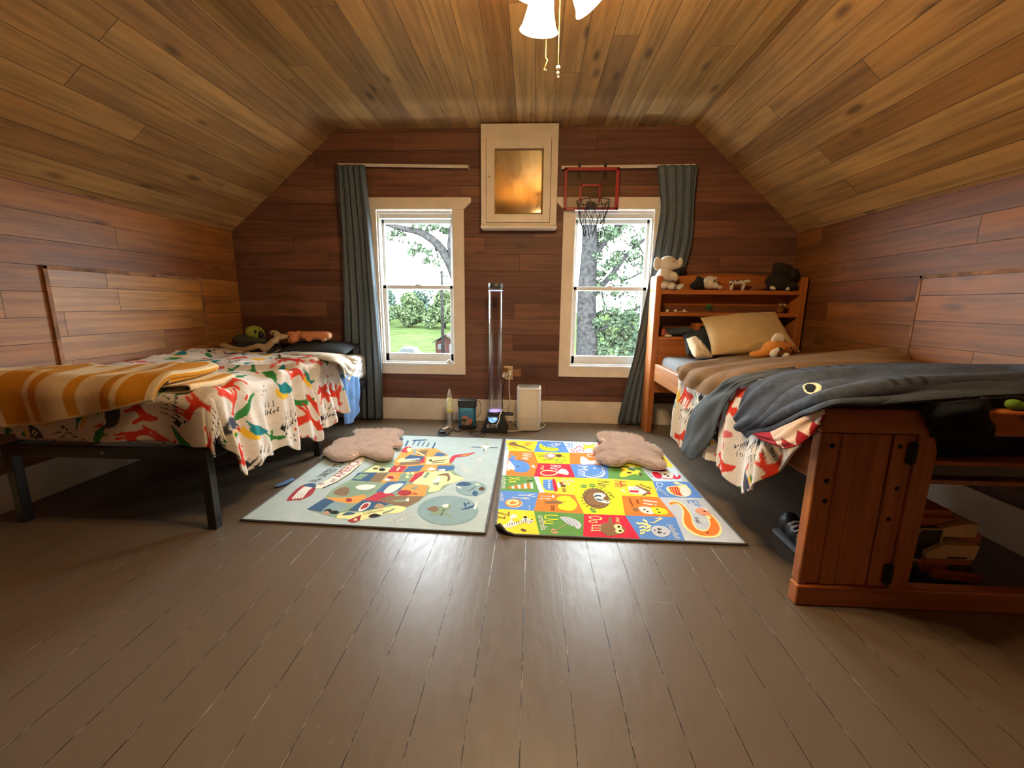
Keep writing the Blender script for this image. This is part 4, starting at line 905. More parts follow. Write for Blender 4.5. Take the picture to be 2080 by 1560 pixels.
# ------------------------------------------------------------------ outdoors
GZ = -5.5
M['grass'] = plain('meadow_grass', (0.022, 0.0315, 0.0115), 0.9, var=0.35, scale=0.5, spec=0.0)
M['leaf_far'] = plain('far_foliage', (0.036, 0.054, 0.043), 0.9, var=0.55, scale=0.9, spec=0.0)
M['leaf_far_light'] = plain('far_foliage_light', (0.050, 0.068, 0.034), 0.9, var=0.5, scale=0.9, spec=0.0)
M['leaf_oak'] = plain('oak_leaves', (0.030, 0.042, 0.026), 0.8, var=0.5, scale=3, spec=0.0)
M['bark'] = plain('oak_bark', (0.0155, 0.0150, 0.0150), 0.95, var=0.5, scale=9, bump=0.6, spec=0.0)
M['pole'] = plain('weathered_pole', (0.013, 0.0122, 0.0118), 0.9, var=0.3, scale=4, spec=0.0)
M['brick'] = plain('red_siding', (0.026, 0.0125, 0.0105), 0.8, var=0.2, scale=3, spec=0.0)
M['paleroof'] = plain('pale_roof', (0.032, 0.027, 0.026), 0.7, spec=0.0)
M['carwhite'] = plain('white_car_paint', (0.05, 0.05, 0.05), 0.25, spec=0.0)
M['carglass'] = plain('car_glass', (0.03, 0.035, 0.04), 0.1)
n = 60; gx = np.linspace(-160, 160, n); gy = np.linspace(6, 260, n); GX, GY = np.meshgrid(gx, gy, indexing='ij')
hz = GZ + np.clip((GY - 60) / 90, 0, 1) ** 1.5 * 2.0 + (vnoise(GX / 25, GY / 25, 3) - .5) * .6
struct(gridmesh('lawn', np.stack([GX, GY, hz], -1), M['grass']))

def leaves(centers, radii, per, size, seed, squash=0.8):
    r = np.random.default_rng(seed); k = len(centers); tot = k * per
    d = r.normal(0, 1, (tot, 3)); d /= np.linalg.norm(d, axis=1, keepdims=True); d *= r.uniform(0.45, 1.05, (tot, 1)) ** 0.6
    c = np.repeat(np.array(centers, float), per, 0); R = np.repeat(np.array(radii, float), per)[:, None]
    p = c + d * R * np.array([1, 1, squash])
    a = r.normal(0, 1, (tot, 3)); a /= np.linalg.norm(a, axis=1, keepdims=True); b = np.cross(a, r.normal(0, 1, (tot, 3))); b /= np.linalg.norm(b, axis=1, keepdims=True)
    s = size * r.uniform(0.6, 1.3, (tot, 1))
    V = np.stack([p - a * s, p + b * s * .55, p + a * s, p - b * s * .55], 1).reshape(-1, 3); F = np.arange(tot * 4).reshape(-1, 4)
    return V, F
def mesh_vf(name, V, F, mats, parent=None):
    me = bpy.data.meshes.new(name); k = F.shape[1]
    me.vertices.add(len(V)); me.vertices.foreach_set('co', V.reshape(-1).astype(np.float32)); me.loops.add(F.size); me.loops.foreach_set('vertex_index', F.reshape(-1).astype(np.int32))
    me.polygons.add(len(F)); me.polygons.foreach_set('loop_start', (np.arange(len(F)) * k).astype(np.int32))
    try: me.polygons.foreach_set('loop_total', np.full(len(F), k, np.int32))
    except Exception: pass
    me.update(calc_edges=True); return link(name, me, mats, parent)

def bush_tree(x, y, z, h, r, label, mat, seed):
    t = thing('leafy_tree', label, 'tree', (x, y, z), 'trees at the edge of the meadow')
    rr = random.Random(seed)
    MB().tube([(x, y, z - .4), (x + .1, y, z + h * .3), (x, y, z + h * .6)], [r * .09, r * .07, r * .03]).build('trunk', M['bark'], t)
    cs = []; rs = []
    for k in range(26):
        a = rr.uniform(0, 2 * PI); q = rr.uniform(0, .8); zz = rr.uniform(.16, .86)
        w = math.sin(PI * min(1, zz * .85 + .2)) ; cs.append((x + math.cos(a) * q * r * w, y + math.sin(a) * q * r * w, z + zz * h)); rs.append(r * rr.uniform(.28, .45))
    V, F = leaves(cs, rs, 230, r * .07, seed); mesh_vf('crown', V, F, mat, t)
for i, (x, y, h, r, lt) in enumerate([(-43, 112, 8.6, 5.6, 0), (-33.5, 124, 10.2, 6.4, 0), (-31, 104, 8.4, 5.2, 1), (-23.5, 142, 11.6, 7.0, 0), (-21.6, 102, 9.3, 5.4, 1), (-12.2, 95, 9.2, 4.9, 1), (-49, 138, 11.0, 7, 0), (-38, 84, 5.8, 3.8, 1)]):
    lab = ['dark green leafy tree at the far left of the meadow', 'blue green leafy tree in the middle of the tree line', 'pale green round tree standing before the tree line', 'tall dark leafy tree behind the utility pole side of the meadow',
           'bright green leafy tree just left of the utility pole', 'bright green leafy tree behind the red shed', 'dark leafy tree furthest back at the left pane edge', 'low light green bush at the left pane edge of the meadow'][i]
    zg = GZ + min(1, max(0, (y - 60) / 90)) ** 1.5 * 2.0
    bush_tree(x, y, zg, h, r, lab, M['leaf_far_light'] if lt else M['leaf_far'], 40 + i)

oak = thing('oak_tree', 'big old oak with a thick grey trunk just outside the right window', 'tree', (1.95, 14, GZ))
ob = MB()
def limb(pts, r0, r1, n=8):
    k = len(pts); P = catmull(np.array(pts, float), np.linspace(0, 1, k * 4)); rs = list(np.linspace(r0, r1, len(P))); ob.tube([tuple(p) for p in P], rs, n); return P
limb([(1.95, 14, GZ - .3), (1.86, 14, -2.5), (1.84, 14, -.5), (1.76, 14, 1.4), (1.78, 14, 3.2), (1.6, 13.9, 5.6)], .47, .19, 12)
tw = []
tw.append(limb([(1.78, 14, 2.2), (2.2, 14, 3.0), (3.0, 13.8, 3.8), (3.9, 13.5, 4.6)], .13, .03)); tw.append(limb([(1.80, 14, 1.2), (2.5, 14.1, 2.0), (3.2, 14, 2.9), (4.4, 14, 3.7)], .12, .03))
tw.append(limb([(1.90, 14, .1), (2.7, 13.8, .55), (3.5, 13.6, 1.1), (4.6, 13.5, 1.5)], .07, .02)); tw.append(limb([(2.6, 14.1, 2.1), (3.0, 14, 1.9), (3.7, 14, 2.2), (4.4, 14, 2.0)], .05, .015))
tw.append(limb([(2.2, 14, 1.65), (2.45, 14, .9), (3.1, 14, .2), (3.4, 14, -.35)], .04, .012)); tw.append(limb([(3.0, 14, .8), (3.4, 14, .2), (3.3, 14, -.25)], .03, .01))
tw.append(limb([(1.78, 14, 2.9), (1.2, 13.4, 3.4), (.3, 12.6, 3.8), (-.9, 11.8, 3.3), (-2.05, 11, 2.2)], .16, .12) if 0 else limb([(1.62, 13.9, 4.6), (.2, 12.6, 4.9), (-1.2, 11.4, 4.2), (-1.85, 11.0, 3.4), (-2.05, 11, 2.6)], .17, .17))
tw.append(limb([(-2.0, 11, 1.75), (-2.15, 11, 2.1), (-2.45, 11, 2.55), (-2.9, 11, 2.85), (-3.5, 11, 2.98), (-4.1, 11, 3.2)], .15, .05)); ob.tube([(-2.05, 11, 2.62), (-2.02, 11, 2.2), (-2.0, 11, 1.72)], [.17, .165, .15])
tw.append(limb([(2.3, 14, 3.1), (2.5, 14, 3.4), (2.6, 13.8, 3.9)], .05, .02)); tw.append(limb([(3.3, 14, 3.0), (3.6, 14, 2.6), (4.1, 14, 2.5)], .035, .01))
for k in range(26):
    P = random.choice(tw[:6]); i = random.randrange(3, len(P)); p = P[i]; d = np.array([random.uniform(-.5, .7), random.uniform(-.3, .3), random.uniform(-.45, .45)])
    ob.tube([tuple(p), tuple(p + d * .5 + np.array([0, 0, .06])), tuple(p + d)], [.018, .012, .006], 5)
ob.build('trunk', M['bark'], oak, True)
cs = []; rs = []
for P in tw[:6] + tw[8:]:
    for i in range(3, len(P), 1):
        cs.append(P[i] + RNG.normal(0, .22, 3)); rs.append(random.uniform(.13, .30))
for k in range(60): cs.append((random.uniform(2.0, 4.2), 14 + random.uniform(-.5, 1.4), random.uniform(-.75, 3.6))); rs.append(random.uniform(.14, .3))
for k in range(46): cs.append((random.uniform(2.0, 4.2), 14 + random.uniform(-.5, .8), random.uniform(-.75, .9))); rs.append(random.uniform(.12, .26))
for k in range(10): cs.append((random.uniform(2.1, 3.1), 14 + random.uniform(-.3, .5), random.uniform(-.8, .1))); rs.append(random.uniform(.15, .3))
for x, z in ((-3.5, 2.85), (-3.3, 2.7), (-3.0, 2.5), (-2.85, 2.4), (-2.75, 2.15), (-3.15, 2.35), (-2.6, 2.35), (-3.7, 2.75), (-2.5, 3.0), (-2.3, 2.9), (-2.7, 2.95), (-3.0, 3.0), (-3.9, 3.0), (-2.15, 2.9), (-2.45, 2.15)): cs.append((x, 11, z)); rs.append(random.uniform(.10, .2))
V, F = leaves(cs, rs, 46, .062, 5, .75); mesh_vf('foliage', V, F, M['leaf_oak'], oak)

up_ = thing('utility_pole', 'grey wooden utility pole seen through the left window', 'pole', (-9.72, 45, GZ))
MB().tube([(-9.73, 45, GZ - .3), (-9.70, 45, 0), (-9.67, 45, 4.5)], [.19, .165, .14], 12).build('post', M['pole'], up_)
V, F = leaves([(-9.75, 45, 4.4), (-9.4, 45, 3.9), (-9.3, 45, 3.1), (-9.5, 45, 2.8), (-9.9, 45, 4.9)], [.3, .3, .3, .25, .25], 22, .12, 9); mesh_vf('vine_leaves', V, F, M['leaf_oak'], up_)

sh = thing('garden_shed', 'small red shed with a pale gable roof on the meadow', 'shed', (-10.4, 50, GZ))
MB().box(-11.7, -9.1, 50, 53, GZ - .3, -3.55).prism([(-11.7, -3.55), (-9.1, -3.55), (-10.4, -2.8)], 1, 50.0, 50.05).build('wall', M['brick'], sh)
MB().prism([(-12.05, -3.62), (-10.4, -2.62), (-8.75, -3.62), (-8.75, -3.50), (-10.4, -2.48), (-12.05, -3.50)], 1, 49.6, 53.3).build('roof', M['paleroof'], sh)
fr = MB().box(-11.35, -10.75, 49.94, 50.0, -4.35, -3.75).build('window', M['carwhite'], sh); MB().box(-11.25, -10.85, 49.92, 49.95, -4.25, -3.85).build('pane', M['carglass'], fr)
MB().box(-10.0, -9.75, 49.95, 50.0, GZ, -3.7).box(-9.3, -9.1, 49.95, 50.0, GZ, -3.7).build('door_trim', M['carwhite'], sh)

cr = thing('parked_car', 'white car parked on the grass below the left window', 'car', (-13.8, 46, GZ + .1))
MB().prism([(-15.6, -5.2), (-12.0, -5.2), (-12.0, -4.55), (-12.7, -4.35), (-13.1, -3.78), (-14.4, -3.72), (-14.9, -4.35), (-15.6, -4.5)], 1, 45.3, 47.0).build('body', M['carwhite'], cr, None, .06)
for x in (-15.0, -12.6):
    for y in (45.35, 46.95): MB().lathe([(.33, -.11), (.33, .11)], 18, Matrix.Translation((x, y, -5.2)) @ Matrix.Rotation(PI / 2, 4, 'X')).build('wheel', M['black'], cr)
MB().prism([(-14.72, -4.33), (-13.85, -4.33), (-13.85, -3.86), (-14.38, -3.86)], 1, 45.285, 45.3).prism([(-13.75, -4.33), (-12.95, -4.33), (-13.2, -3.88), (-13.75, -3.86)], 1, 45.285, 45.3).build('side_window', M['carglass'], cr)

# ------------------------------------------------------------------ ceiling light
shade_m = NT('frosted_lamp_glass'); em = shade_m.add('ShaderNodeEmission'); em.inputs[0].default_value = (1.0, 0.74, 0.40, 1); em.inputs[1].default_value = 30.0
tl = shade_m.add('ShaderNodeBsdfTranslucent'); tl.inputs[0].default_value = (1, .86, .62, 1); ad = shade_m.add('ShaderNodeAddShader')
shade_m.t.links.new(em.outputs[0], ad.inputs[0]); shade_m.t.links.new(tl.outputs[0], ad.inputs[1]); shade_m.t.links.new(ad.outputs[0], shade_m.n['Material Output'].inputs[0])
M['bronze'] = plain('dark_bronze', (0.10, 0.06, 0.035), 0.35, 0.8)
HX, HY = 0.078, 1.53
lamp = thing('ceiling_light', 'glowing ceiling light with white bell glass shades and two pull chains', 'ceiling light', (HX, HY, ZC))
MB().lathe([(.075, 0), (.075, -.015), (.05, -.045), (.018, -.06)], 28, Matrix.Translation((HX, HY, ZC))).build('canopy', M['bronze'], lamp)
MB().tube([(HX, HY, ZC - .05), (HX, HY, 2.30)], .011, 12).build('stem', M['bronze'], lamp)
MB().lathe([(.012, .09), (.05, .07), (.062, .03), (.06, 0), (.035, -.03), (.012, -.045)], 28, Matrix.Translation((HX, HY, 2.258))).build('hub', M['bronze'], lamp)
for rim, ang, tilt in (((.0024, 1.662, 2.008), 112, 14), ((.182, 1.614, 2.066), 12, 38), ((-.040, 1.470, 2.028), 205, 22), ((.168, 1.398, 2.066), 300, 30)):
    a = math.radians(ang); d = Vector((math.cos(a), math.sin(a), 0)); ax = (Vector((0, 0, -1)) * math.cos(math.radians(tilt)) + d * math.sin(math.radians(tilt))); p2 = Vector(rim) - ax * .178
    p0 = Vector((HX, HY, 2.258)); dd = (p2 - p0); dd.z = 0; dd.normalize(); p1 = p2 + Vector((0, 0, .045)) - dd * .01
    MB().tube([p0 + dd * .03, (p0 + dd * .03).lerp(p1, .6) + Vector((0, 0, .012)), p1, p2], .009, 10).lathe([(.022, .02), (.026, -.012), (.020, -.02)], 16, Matrix.Translation(p2) @ Vector((0, 0, -1)).rotation_difference(ax).to_matrix().to_4x4()).build('arm', M['bronze'], lamp)
    q = Vector((0, 0, 1)).rotation_difference(ax)
    mt = Matrix.Translation(p2) @ q.to_matrix().to_4x4() @ Matrix.Scale(1.2, 4)
    mb = MB(); mb.lathe([(.022, .005), (.029, .025), (.033, .06), (.038, .10), (.048, .135), (.056, .148), (.0535, .149), (.045, .134), (.035, .10), (.030, .06), (.026, .026)], 32, mt, cap=False)
    sh_ = mb.build('lamp_shade', shade_m.m, lamp, True)
    MB().ball(p2 + ax * .09, .026).build('bulb', shade_m.m, sh_, True)
    ld = bpy.data.lights.new('bulb_light', 'POINT'); ld.energy = LAMP_W; ld.color = LAMP_COL; ld.shadow_soft_size = .028
    lo = bpy.data.objects.new('bulb_light', ld); C.objects.link(lo); lo.location = p2 + ax * .163
for pts, fob in (([(.034, 1.59, 2.235), (.029, 1.596, 1.96), (.028, 1.596, 1.892)], 'hook'), ([(.072, 1.59, 2.225), (.071, 1.596, 2.02), (.071, 1.596, 1.868)], 'bead')):
    ch = MB()
    P = catmull(np.array(pts), np.linspace(0, 1, 42))
    for p in P: ch.ball(tuple(p), .0021, sub=1)
    ch.tube([tuple(p) for p in P], .0007, 4)
    c_ = ch.build('pull_chain', M['brass'], lamp)
    e = P[-1]
    if fob == 'hook': MB().tube([(e[0], e[1], e[2]), (e[0] + .006, e[1], e[2] - .006), (e[0] + .002, e[1], e[2] - .02), (e[0] - .006, e[1], e[2] - .036), (e[0] + .003, e[1], e[2] - .037)], .0022, 8).build('chain_fob', M['brass'], c_)
    else: MB().ball((e[0], e[1], e[2] - .006), .008).ball((e[0], e[1], e[2] - .022), .0055).ball((e[0] + .001, e[1], e[2] - .034), .004).build('chain_fob', plain('clear_bead', (.55, .5, .42), .1), c_)

# ------------------------------------------------------------------ wall cabinet with a mirror
cab = thing('wall_cabinet', 'cream wall cabinet with a mirrored door between the two windows', 'cabinet', (-.13, 3.75, 1.69))
MB().box(-.443, .182, 3.640, YB - .001, 1.715, 2.488, .004).box(-.447, .186, 3.622, YB - .002, 1.690, 1.722, .014, seg=4).build('cabinet_body', M['trim'], cab)
dr = MB(); X0, X1, Z0, Z1 = -.398, .125, 1.740, 2.376; G0, G1, H0, H1 = -.330, .066, 1.802, 2.300
dr.box(X0, G0, 3.628, 3.642, Z0, Z1, .002).box(G1, X1, 3.628, 3.642, Z0, Z1, .002).box(G0, G1, 3.628, 3.642, H1, Z1, .002).box(G0, G1, 3.628, 3.642, Z0, H0, .002)
door = dr.build('cabinet_door', M['trim'], cab)
MB().box(X0 - .004, X0, 3.6395, 3.6405, Z0 - .004, Z1 + .004).box(X1, X1 + .004, 3.6395, 3.6405, Z0 - .004, Z1 + .004).box(X0 - .004, X1 + .004, 3.6395, 3.6405, Z1, Z1 + .004).box(X0 - .004, X1 + .004, 3.6395, 3.6405, Z0 - .004, Z0).build('door_gap_shade', plain('painted_gap_shadow', (.10, .06, .03), .8), cab)  # dark strips painted as the shade in the gap round the door
mm = NT('old_mirror'); mm.b.inputs['Metallic'].default_value = 1.0; mm.b.inputs['Roughness'].default_value = 0.07; mm.b.inputs['Base Color'].default_value = (.93, .84, .62, 1); mm.bump(mm.noise(mm.coord(), 4.5, 2), .10, .02)
MB().box(G0, G1, 3.634, 3.639, H0, H1).build('mirror', mm.m, door)
b2 = MB(); bvl = .014
for p in ([(G0, H0), (G1, H0), (G1 - bvl, H0 + bvl), (G0 + bvl, H0 + bvl)], [(G1, H0), (G1, H1), (G1 - bvl, H1 - bvl), (G1 - bvl, H0 + bvl)], [(G1, H1), (G0, H1), (G0 + bvl, H1 - bvl), (G1 - bvl, H1 - bvl)], [(G0, H1), (G0, H0), (G0 + bvl, H0 + bvl), (G0 + bvl, H1 - bvl)]):
    b2.quad(*[(x, 3.629 if i < 2 else 3.6335, z) for i, (x, z) in enumerate(p)])
b2.build('mirror_bevel', mm.m, door)
MB().lathe([(.004, 0), (.004, .008), (.007, .012), (.004, .018)], 12, Matrix.Translation((-.372, 3.629, 2.085)) @ Matrix.Rotation(PI / 2, 4, 'X')).build('knob', M['brass'], door)

# ------------------------------------------------------------------ curtains and rods
M['curtain'] = cloth_mat('slate_curtain_cloth', (0.095, 0.120, 0.142), 700, 0.85, .25, .12)
def curtain(name, label, L, Rr, ztop, nf, seed, y0=3.672, amp0=1.0):
    nz, nu = 90, 150; z = np.linspace(ztop, .02, nz); u = np.linspace(0, 1, nu)
    zl = np.array([p[0] for p in L])[::-1]; xl = np.interp(z, zl, np.array([p[1] for p in L])[::-1]); zr = np.array([p[0] for p in Rr])[::-1]; xr = np.interp(z, zr, np.array([p[1] for p in Rr])[::-1])
    k = np.ones(7) / 7; xl = np.convolve(np.pad(xl, 3, 'edge'), k, 'valid'); xr = np.convolve(np.pad(xr, 3, 'edge'), k, 'valid')
    U, Z = np.meshgrid(u, z, indexing='ij'); X = xl[None, :] * (1 - U) + xr[None, :] * U
    warp = U + .05 * (vnoise(U * 4, Z * 1.2, seed) - .5); ph = 2 * PI * nf * warp
    amp = amp0 * (.018 + .012 * (ztop - Z) / ztop) * (.7 + .6 * vnoise(U * 6, Z * 1.5, seed + 1))
    Y = y0 + amp * np.sin(ph) + .25 * amp * np.sin(2.7 * ph + Z * 2) + .012 * (vnoise(U * 5, Z * 3, seed + 2) - .5); X = X + .35 * amp * np.sin(ph + 1.3); Y = Y - (y0 - 3.676) * np.clip((Z - ztop + .22) / .14, 0, 1) if y0 > 3.68 else Y
    o = gridmesh(name, np.stack([X, np.minimum(Y, 3.722), Z], -1), M['curtain'], None, thick=.002); return tag(o, label, 'curtain')
curtain('window_curtain', 'dark slate curtain drawn to the left of the left window', [(2.195, -1.66), (1.6, -1.66), (1.0, -1.68), (.02, -1.745)], [(2.195, -1.415), (1.67, -1.388), (.55, -1.350), (.02, -1.358)], 2.195, 5.5, 11)
curtain('window_curtain', 'dark slate curtain swept to the right behind the wooden bookcase headboard', [(2.185, .975), (1.87, 1.045), (1.32, .990), (.9, .93), (.65, .900), (.30, .83), (.02, .785)], [(2.185, 1.300), (1.6, 1.325), (1.0, 1.20), (.5, 1.06), (.02, 1.03)], 2.185, 4.5, 23, 3.700, .5)
M['rod'] = plain('white_rod_enamel', (.70, .66, .60), .35)
for nm, x0, x1, z0, z1, lab in (('l', -1.66, -.555, 2.208, 2.188, 'white curtain rod above the left window'), ('r', .212, 1.29, 2.178, 2.188, 'white curtain rod above the right window')):
    t = thing('curtain_rod', lab, 'curtain rod', ((x0 + x1) / 2, 3.70, z0))
    MB().box(x0, x1, 3.694, 3.704, (z0 + z1) / 2 - .012, (z0 + z1) / 2 + .012, .003, Matrix.Rotation(math.atan2(z0 - z1, x1 - x0), 3, 'Y')).build('rod', M['rod'], t)
    for x, z in ((x0 + .004, z0), (x1 - .004, z1)): MB().box(x - .003, x + .003, 3.698, YB, z - .012, z + .012, .002).build('bracket', M['rod'], t)

# ------------------------------------------------------------------ basketball hoop
M['redframe'] = plain('red_plastic', (.33, .018, .022), .4); M['net'] = plain('black_net_cord', (.018, .016, .015), .8); M['rim'] = plain('maroon_rim', (.10, .028, .022), .4, .4)
acr = NT('clear_acrylic'); tr = acr.add('ShaderNodeBsdfTransparent'); tr.inputs[0].default_value = (.88, .88, .86, 1); gl = acr.add('ShaderNodeBsdfGlossy'); gl.inputs['Roughness'].default_value = .08; mx = acr.add('ShaderNodeMixShader'); mx.inputs[0].default_value = .06
acr.t.links.new(tr.outputs[0], mx.inputs[1]); acr.t.links.new(gl.outputs[0], mx.inputs[2]); acr.t.links.new(mx.outputs[0], acr.n['Material Output'].inputs[0])
hp = thing('basketball_hoop', 'small clear basketball hoop with red edging hung over the right window', 'basketball hoop', (.46, 3.69, 1.85))
hb = MB().box(.245, .680, 3.684, 3.689, 1.852, 2.168).build('backboard', acr.m, hp)
f = MB()
for q in ((.240, .686, 1.846, 1.868), (.240, .686, 2.150, 2.174), (.240, .264, 1.846, 2.174), (.660, .686, 1.846, 2.174)): f.box(q[0], q[1], 3.679, 3.692, q[2], q[3], .003)
f.build('frame', M['redframe'], hp)
f = MB(); f.box(.366, .540, 3.680, 3.684, 2.030, 2.046).box(.366, .382, 3.680, 3.684, 1.905, 2.046).box(.526, .540, 3.680, 3.684, 1.905, 2.046); f.build('target_square', M['redframe'], hp)
rc = Vector((.464, 3.535, 1.878)); rr = .130
MB().tube([(rc.x + rr * math.cos(k * PI / 20), rc.y + rr * .92 * math.sin(k * PI / 20), rc.z) for k in range(40)], .0045, 8, closed=True).build('rim', M['rim'], hp)
MB().box(.425, .500, 3.652, 3.684, 1.842, 1.905, .006).box(.436, .489, 3.650, 3.668, 1.885, 1.894).build('bracket', plain('dark_grey_bracket', (.03, .035, .035), .5), hp)
nb = MB()
for k in range(10):
    for s in (-1, 1):
        pts = []
        for j in range(7):
            a = 2 * PI * k / 10 + s * j * .16; r = rr * (1 - .09 * j) + .004 * math.sin(k * 3 + j); pts.append((rc.x + .006 * j * math.sin(k) * .4 + r * math.cos(a), rc.y + r * .92 * math.sin(a), rc.z - .043 * j - .008 * math.sin(k * 2.1 + j)))
        nb.tube(pts, .0024, 5)
nb.build('net', M['net'], hp)
for x in (.36, .57): MB().box(x - .012, x + .012, 3.692, 3.696, 2.10, 2.205).box(x - .012, x + .012, 3.692, YB - .03, 2.203, 2.207).build('hanger_hook', M['black'], hp)

# ------------------------------------------------------------------ patterned bedding: animal silhouettes dyed into the cloth
MOT = []
def mot(*layers): MOT.append(layers)
RED = (.62, .045, .020); TEA = (.012, .20, .22); YEL = (.78, .47, .035); GRN = (.035, .21, .05); NAV = (.055, .06, .095); BLK = (.016, .014, .018); PNK = (.60, .13, .13); CRM = (.70, .62, .53)
llama = [(-.45, .5), (-.34, .62), (-.28, .5), (-.2, .5), (-.18, .12), (.35, .12), (.48, .02), (.42, -.05), (.40, -.5), (.32, -.5), (.30, -.18), (.24, -.18), (.22, -.5), (.14, -.5), (.12, -.2), (-.14, -.2), (-.16, -.5), (-.24, -.5), (-.26, -.2), (-.31, -.5), (-.38, -.5), (-.38, .3), (-.52, .36)]
mot((RED, llama))
bird = [(-.55, .12), (-.35, .22), (-.1, .28), (.2, .2), (.38, .0), (.4, -.2), (.52, -.5), (.3, -.25), (.1, -.2), (-.15, -.1), (-.3, .02)]
mot((YEL, [(.0, .42), (.3, .36), (.52, .1), (.56, -.25), (.42, -.05), (.2, .2), (-.1, .28)]), (TEA, bird))
croc = [(-.6, .05), (-.45, .15), (-.25, .12), (-.1, .2), (.15, .18), (.35, .08), (.62, -.12), (.3, -.06), (.28, -.2), (.2, -.2), (.18, -.08), (-.12, -.05), (-.16, -.2), (-.24, -.2), (-.24, -.02), (-.5, .0)]
mot((GRN, croc))
zl = [(BLK, [(-.1 + i * .13, .34 - abs(i - 2) * .05), (-.02 + i * .13, .30 - abs(i - 2) * .05), (-.14 + i * .13, -.02 - (i % 2) * .1)]) for i in range(-3, 5)] + [(BLK, [(-.4 + i * .2, -.14), (-.34 + i * .2, -.14), (-.40 + i * .2, -.48)]) for i in range(4)] + [(BLK, [(.34, .42), (.52, .30), (.40, .10), (.32, .22)]), (BLK, [(.30, .62), (.34, .48), (.24, .46)])]
MOT.append(tuple(zl))
mot((NAV, [(-.48, .1), (-.3, .36), (.0, .42), (.3, .3), (.46, .05), (.44, -.3), (.34, -.12), (.15, -.1), (-.1, .02)]), (YEL, [(-.5, .02), (-.2, -.05), (.06, -.08), (.1, -.2), (-.2, -.18)]), (GRN, [(-.34, -.12), (.0, -.16), (.08, -.3), (-.2, -.3)]), (RED, [(.30, -.2), (.4, -.28), (.40, -.52), (.32, -.5)]), (CRM, [(-.3, .2), (-.18, .3), (-.06, .2), (-.18, .1)]), (BLK, [(-.23, .2), (-.18, .25), (-.13, .2), (-.18, .15)]))
flam = [(-.12, .55), (.02, .6), (.06, .45), (-.02, .3), (.12, .12), (.36, .14), (.5, .0), (.3, -.12), (.16, -.14), (.16, -.55), (.1, -.55), (.1, -.14), (.0, -.12), (-.08, .06), (-.1, .3), (-.2, .42)]
mot((PNK, flam))
monk = [(-.4, .1), (-.2, .3), (-.05, .2), (.1, .3), (.2, .15), (.08, .05), (.16, -.1), (.4, -.2), (.36, -.28), (.12, -.2), (.1, -.42), (.02, -.42), (-.02, -.2), (-.2, -.25), (-.3, -.4), (-.36, -.36), (-.22, -.1), (-.15, .05), (-.32, .02)]
mot((RED, monk))
mot((GRN, [(-.5, -.4), (-.2, -.1), (.1, .25), (.5, .45), (.35, .05), (.05, -.2), (-.2, -.35)]), (RED, [(-.05, -.5), (.1, -.42), (.05, -.3), (-.1, -.38)]))
mot((BLK, [(-.2, .1), (-.1, .2), (-.06, .06)]), (BLK, [(.05, .0), (.16, .08), (.15, -.08)]), (BLK, [(-.12, -.2), (.0, -.14), (-.02, -.28)]), (RED, [(.3, .2), (.42, .26), (.44, .12), (.34, .1)]))
fox = [(-.5, .0), (-.4, .25), (-.2, .15), (.2, .2), (.5, .4), (.45, .1), (.3, -.1), (.28, -.4), (.18, -.4), (.14, -.12), (-.1, -.12), (-.14, -.4), (-.24, -.4), (-.26, -.1)]
mot((RED, fox))
def animal_print(U, V, seed, cell=.148, base=(.72, .67, .61)):
    col = np.empty(U.shape + (3,)); spk = vnoise(U * 160, V * 160, seed)[..., None]; col[:] = np.array(base); col *= (1.0 - .10 * (spk > .62)); r = random.Random(seed)
    order = [0, 3, 1, 2, 7, 5, 4, 8, 0, 1, 6, 2, 9, 3]
    i0, i1 = int(math.floor(U.min() / cell)) - 1, int(math.ceil(U.max() / cell)) + 1; j0, j1 = int(math.floor(V.min() / cell)) - 1, int(math.ceil(V.max() / cell)) + 1
    n = 0
    for i in range(i0, i1):
        for j in range(j0, j1):
            k = order[(i * 5 + j * 3 + r.randrange(3)) % len(order)]; cx = (i + .5 + r.uniform(-.16, .16)) * cell + (j % 2) * cell * .4; cy = (j + .5 + r.uniform(-.16, .16)) * cell; a = r.uniform(-.6, .6) + (PI * 1.5 if r.random() < .75 else PI / 2); s = cell * r.uniform(.86, 1.06) * (.75 if k == 8 else 1)
            msk = (np.abs(U - cx) < s) & (np.abs(V - cy) < s)
            if not msk.any(): continue
            dx, dy = U[msk] - cx, V[msk] - cy; lx = (dx * math.cos(a) + dy * math.sin(a)) / s; ly = (-dx * math.sin(a) + dy * math.cos(a)) / s; c = col[msk]
            for colr, poly in MOT[k]:
                c[inpoly(lx, ly, smooth_loop(poly, 3) if len(poly) > 5 else poly)] = colr
            col[msk] = c
    return col
M['print'] = cloth_mat('animal_print_cotton', None, 600, .9, .1, .12, .08)

# ------------------------------------------------------------------ left bed: black metal platform bed
lb = thing('platform_bed', 'black metal platform bed frame along the left wall', 'bed', (-1.985, 1.755, 0))
BX0, BX1, BY0, BY1 = -2.490, -1.482, 1.745, 3.700
MB().box(BX0, BX1, BY0, BY0 + .035, .345, .397, .003).build('foot_rail', M['blackmetal'], lb)
MB().box(BX0, BX1, BY1 - .035, BY1, .345, .397, .003).build('head_rail', M['blackmetal'], lb)
for x in (BX0, BX1 - .035): MB().box(x, x + .035, BY0 + .035, BY1 - .035, .345, .397, .003).build('side_rail', M['blackmetal'], lb)
for x in (BX0 + .002, BX1 - .044):
    for y in (BY0 + .002, 2.727, BY1 - .044): MB().box(x, x + .042, y, y + .042, 0, .360, .004).build('leg', M['blackmetal'], lb)
MB().box(BX0 + .03, BX1 - .03, 2.735, 2.765, .345, .385, .002).build('cross_rail', M['blackmetal'], lb)
for k in range(9): MB().box(BX0 + .03, BX1 - .03, BY0 + .12 + k * .21, BY0 + .18 + k * .21, .385, .396, .002).build('slat', M['blackmetal'], lb)
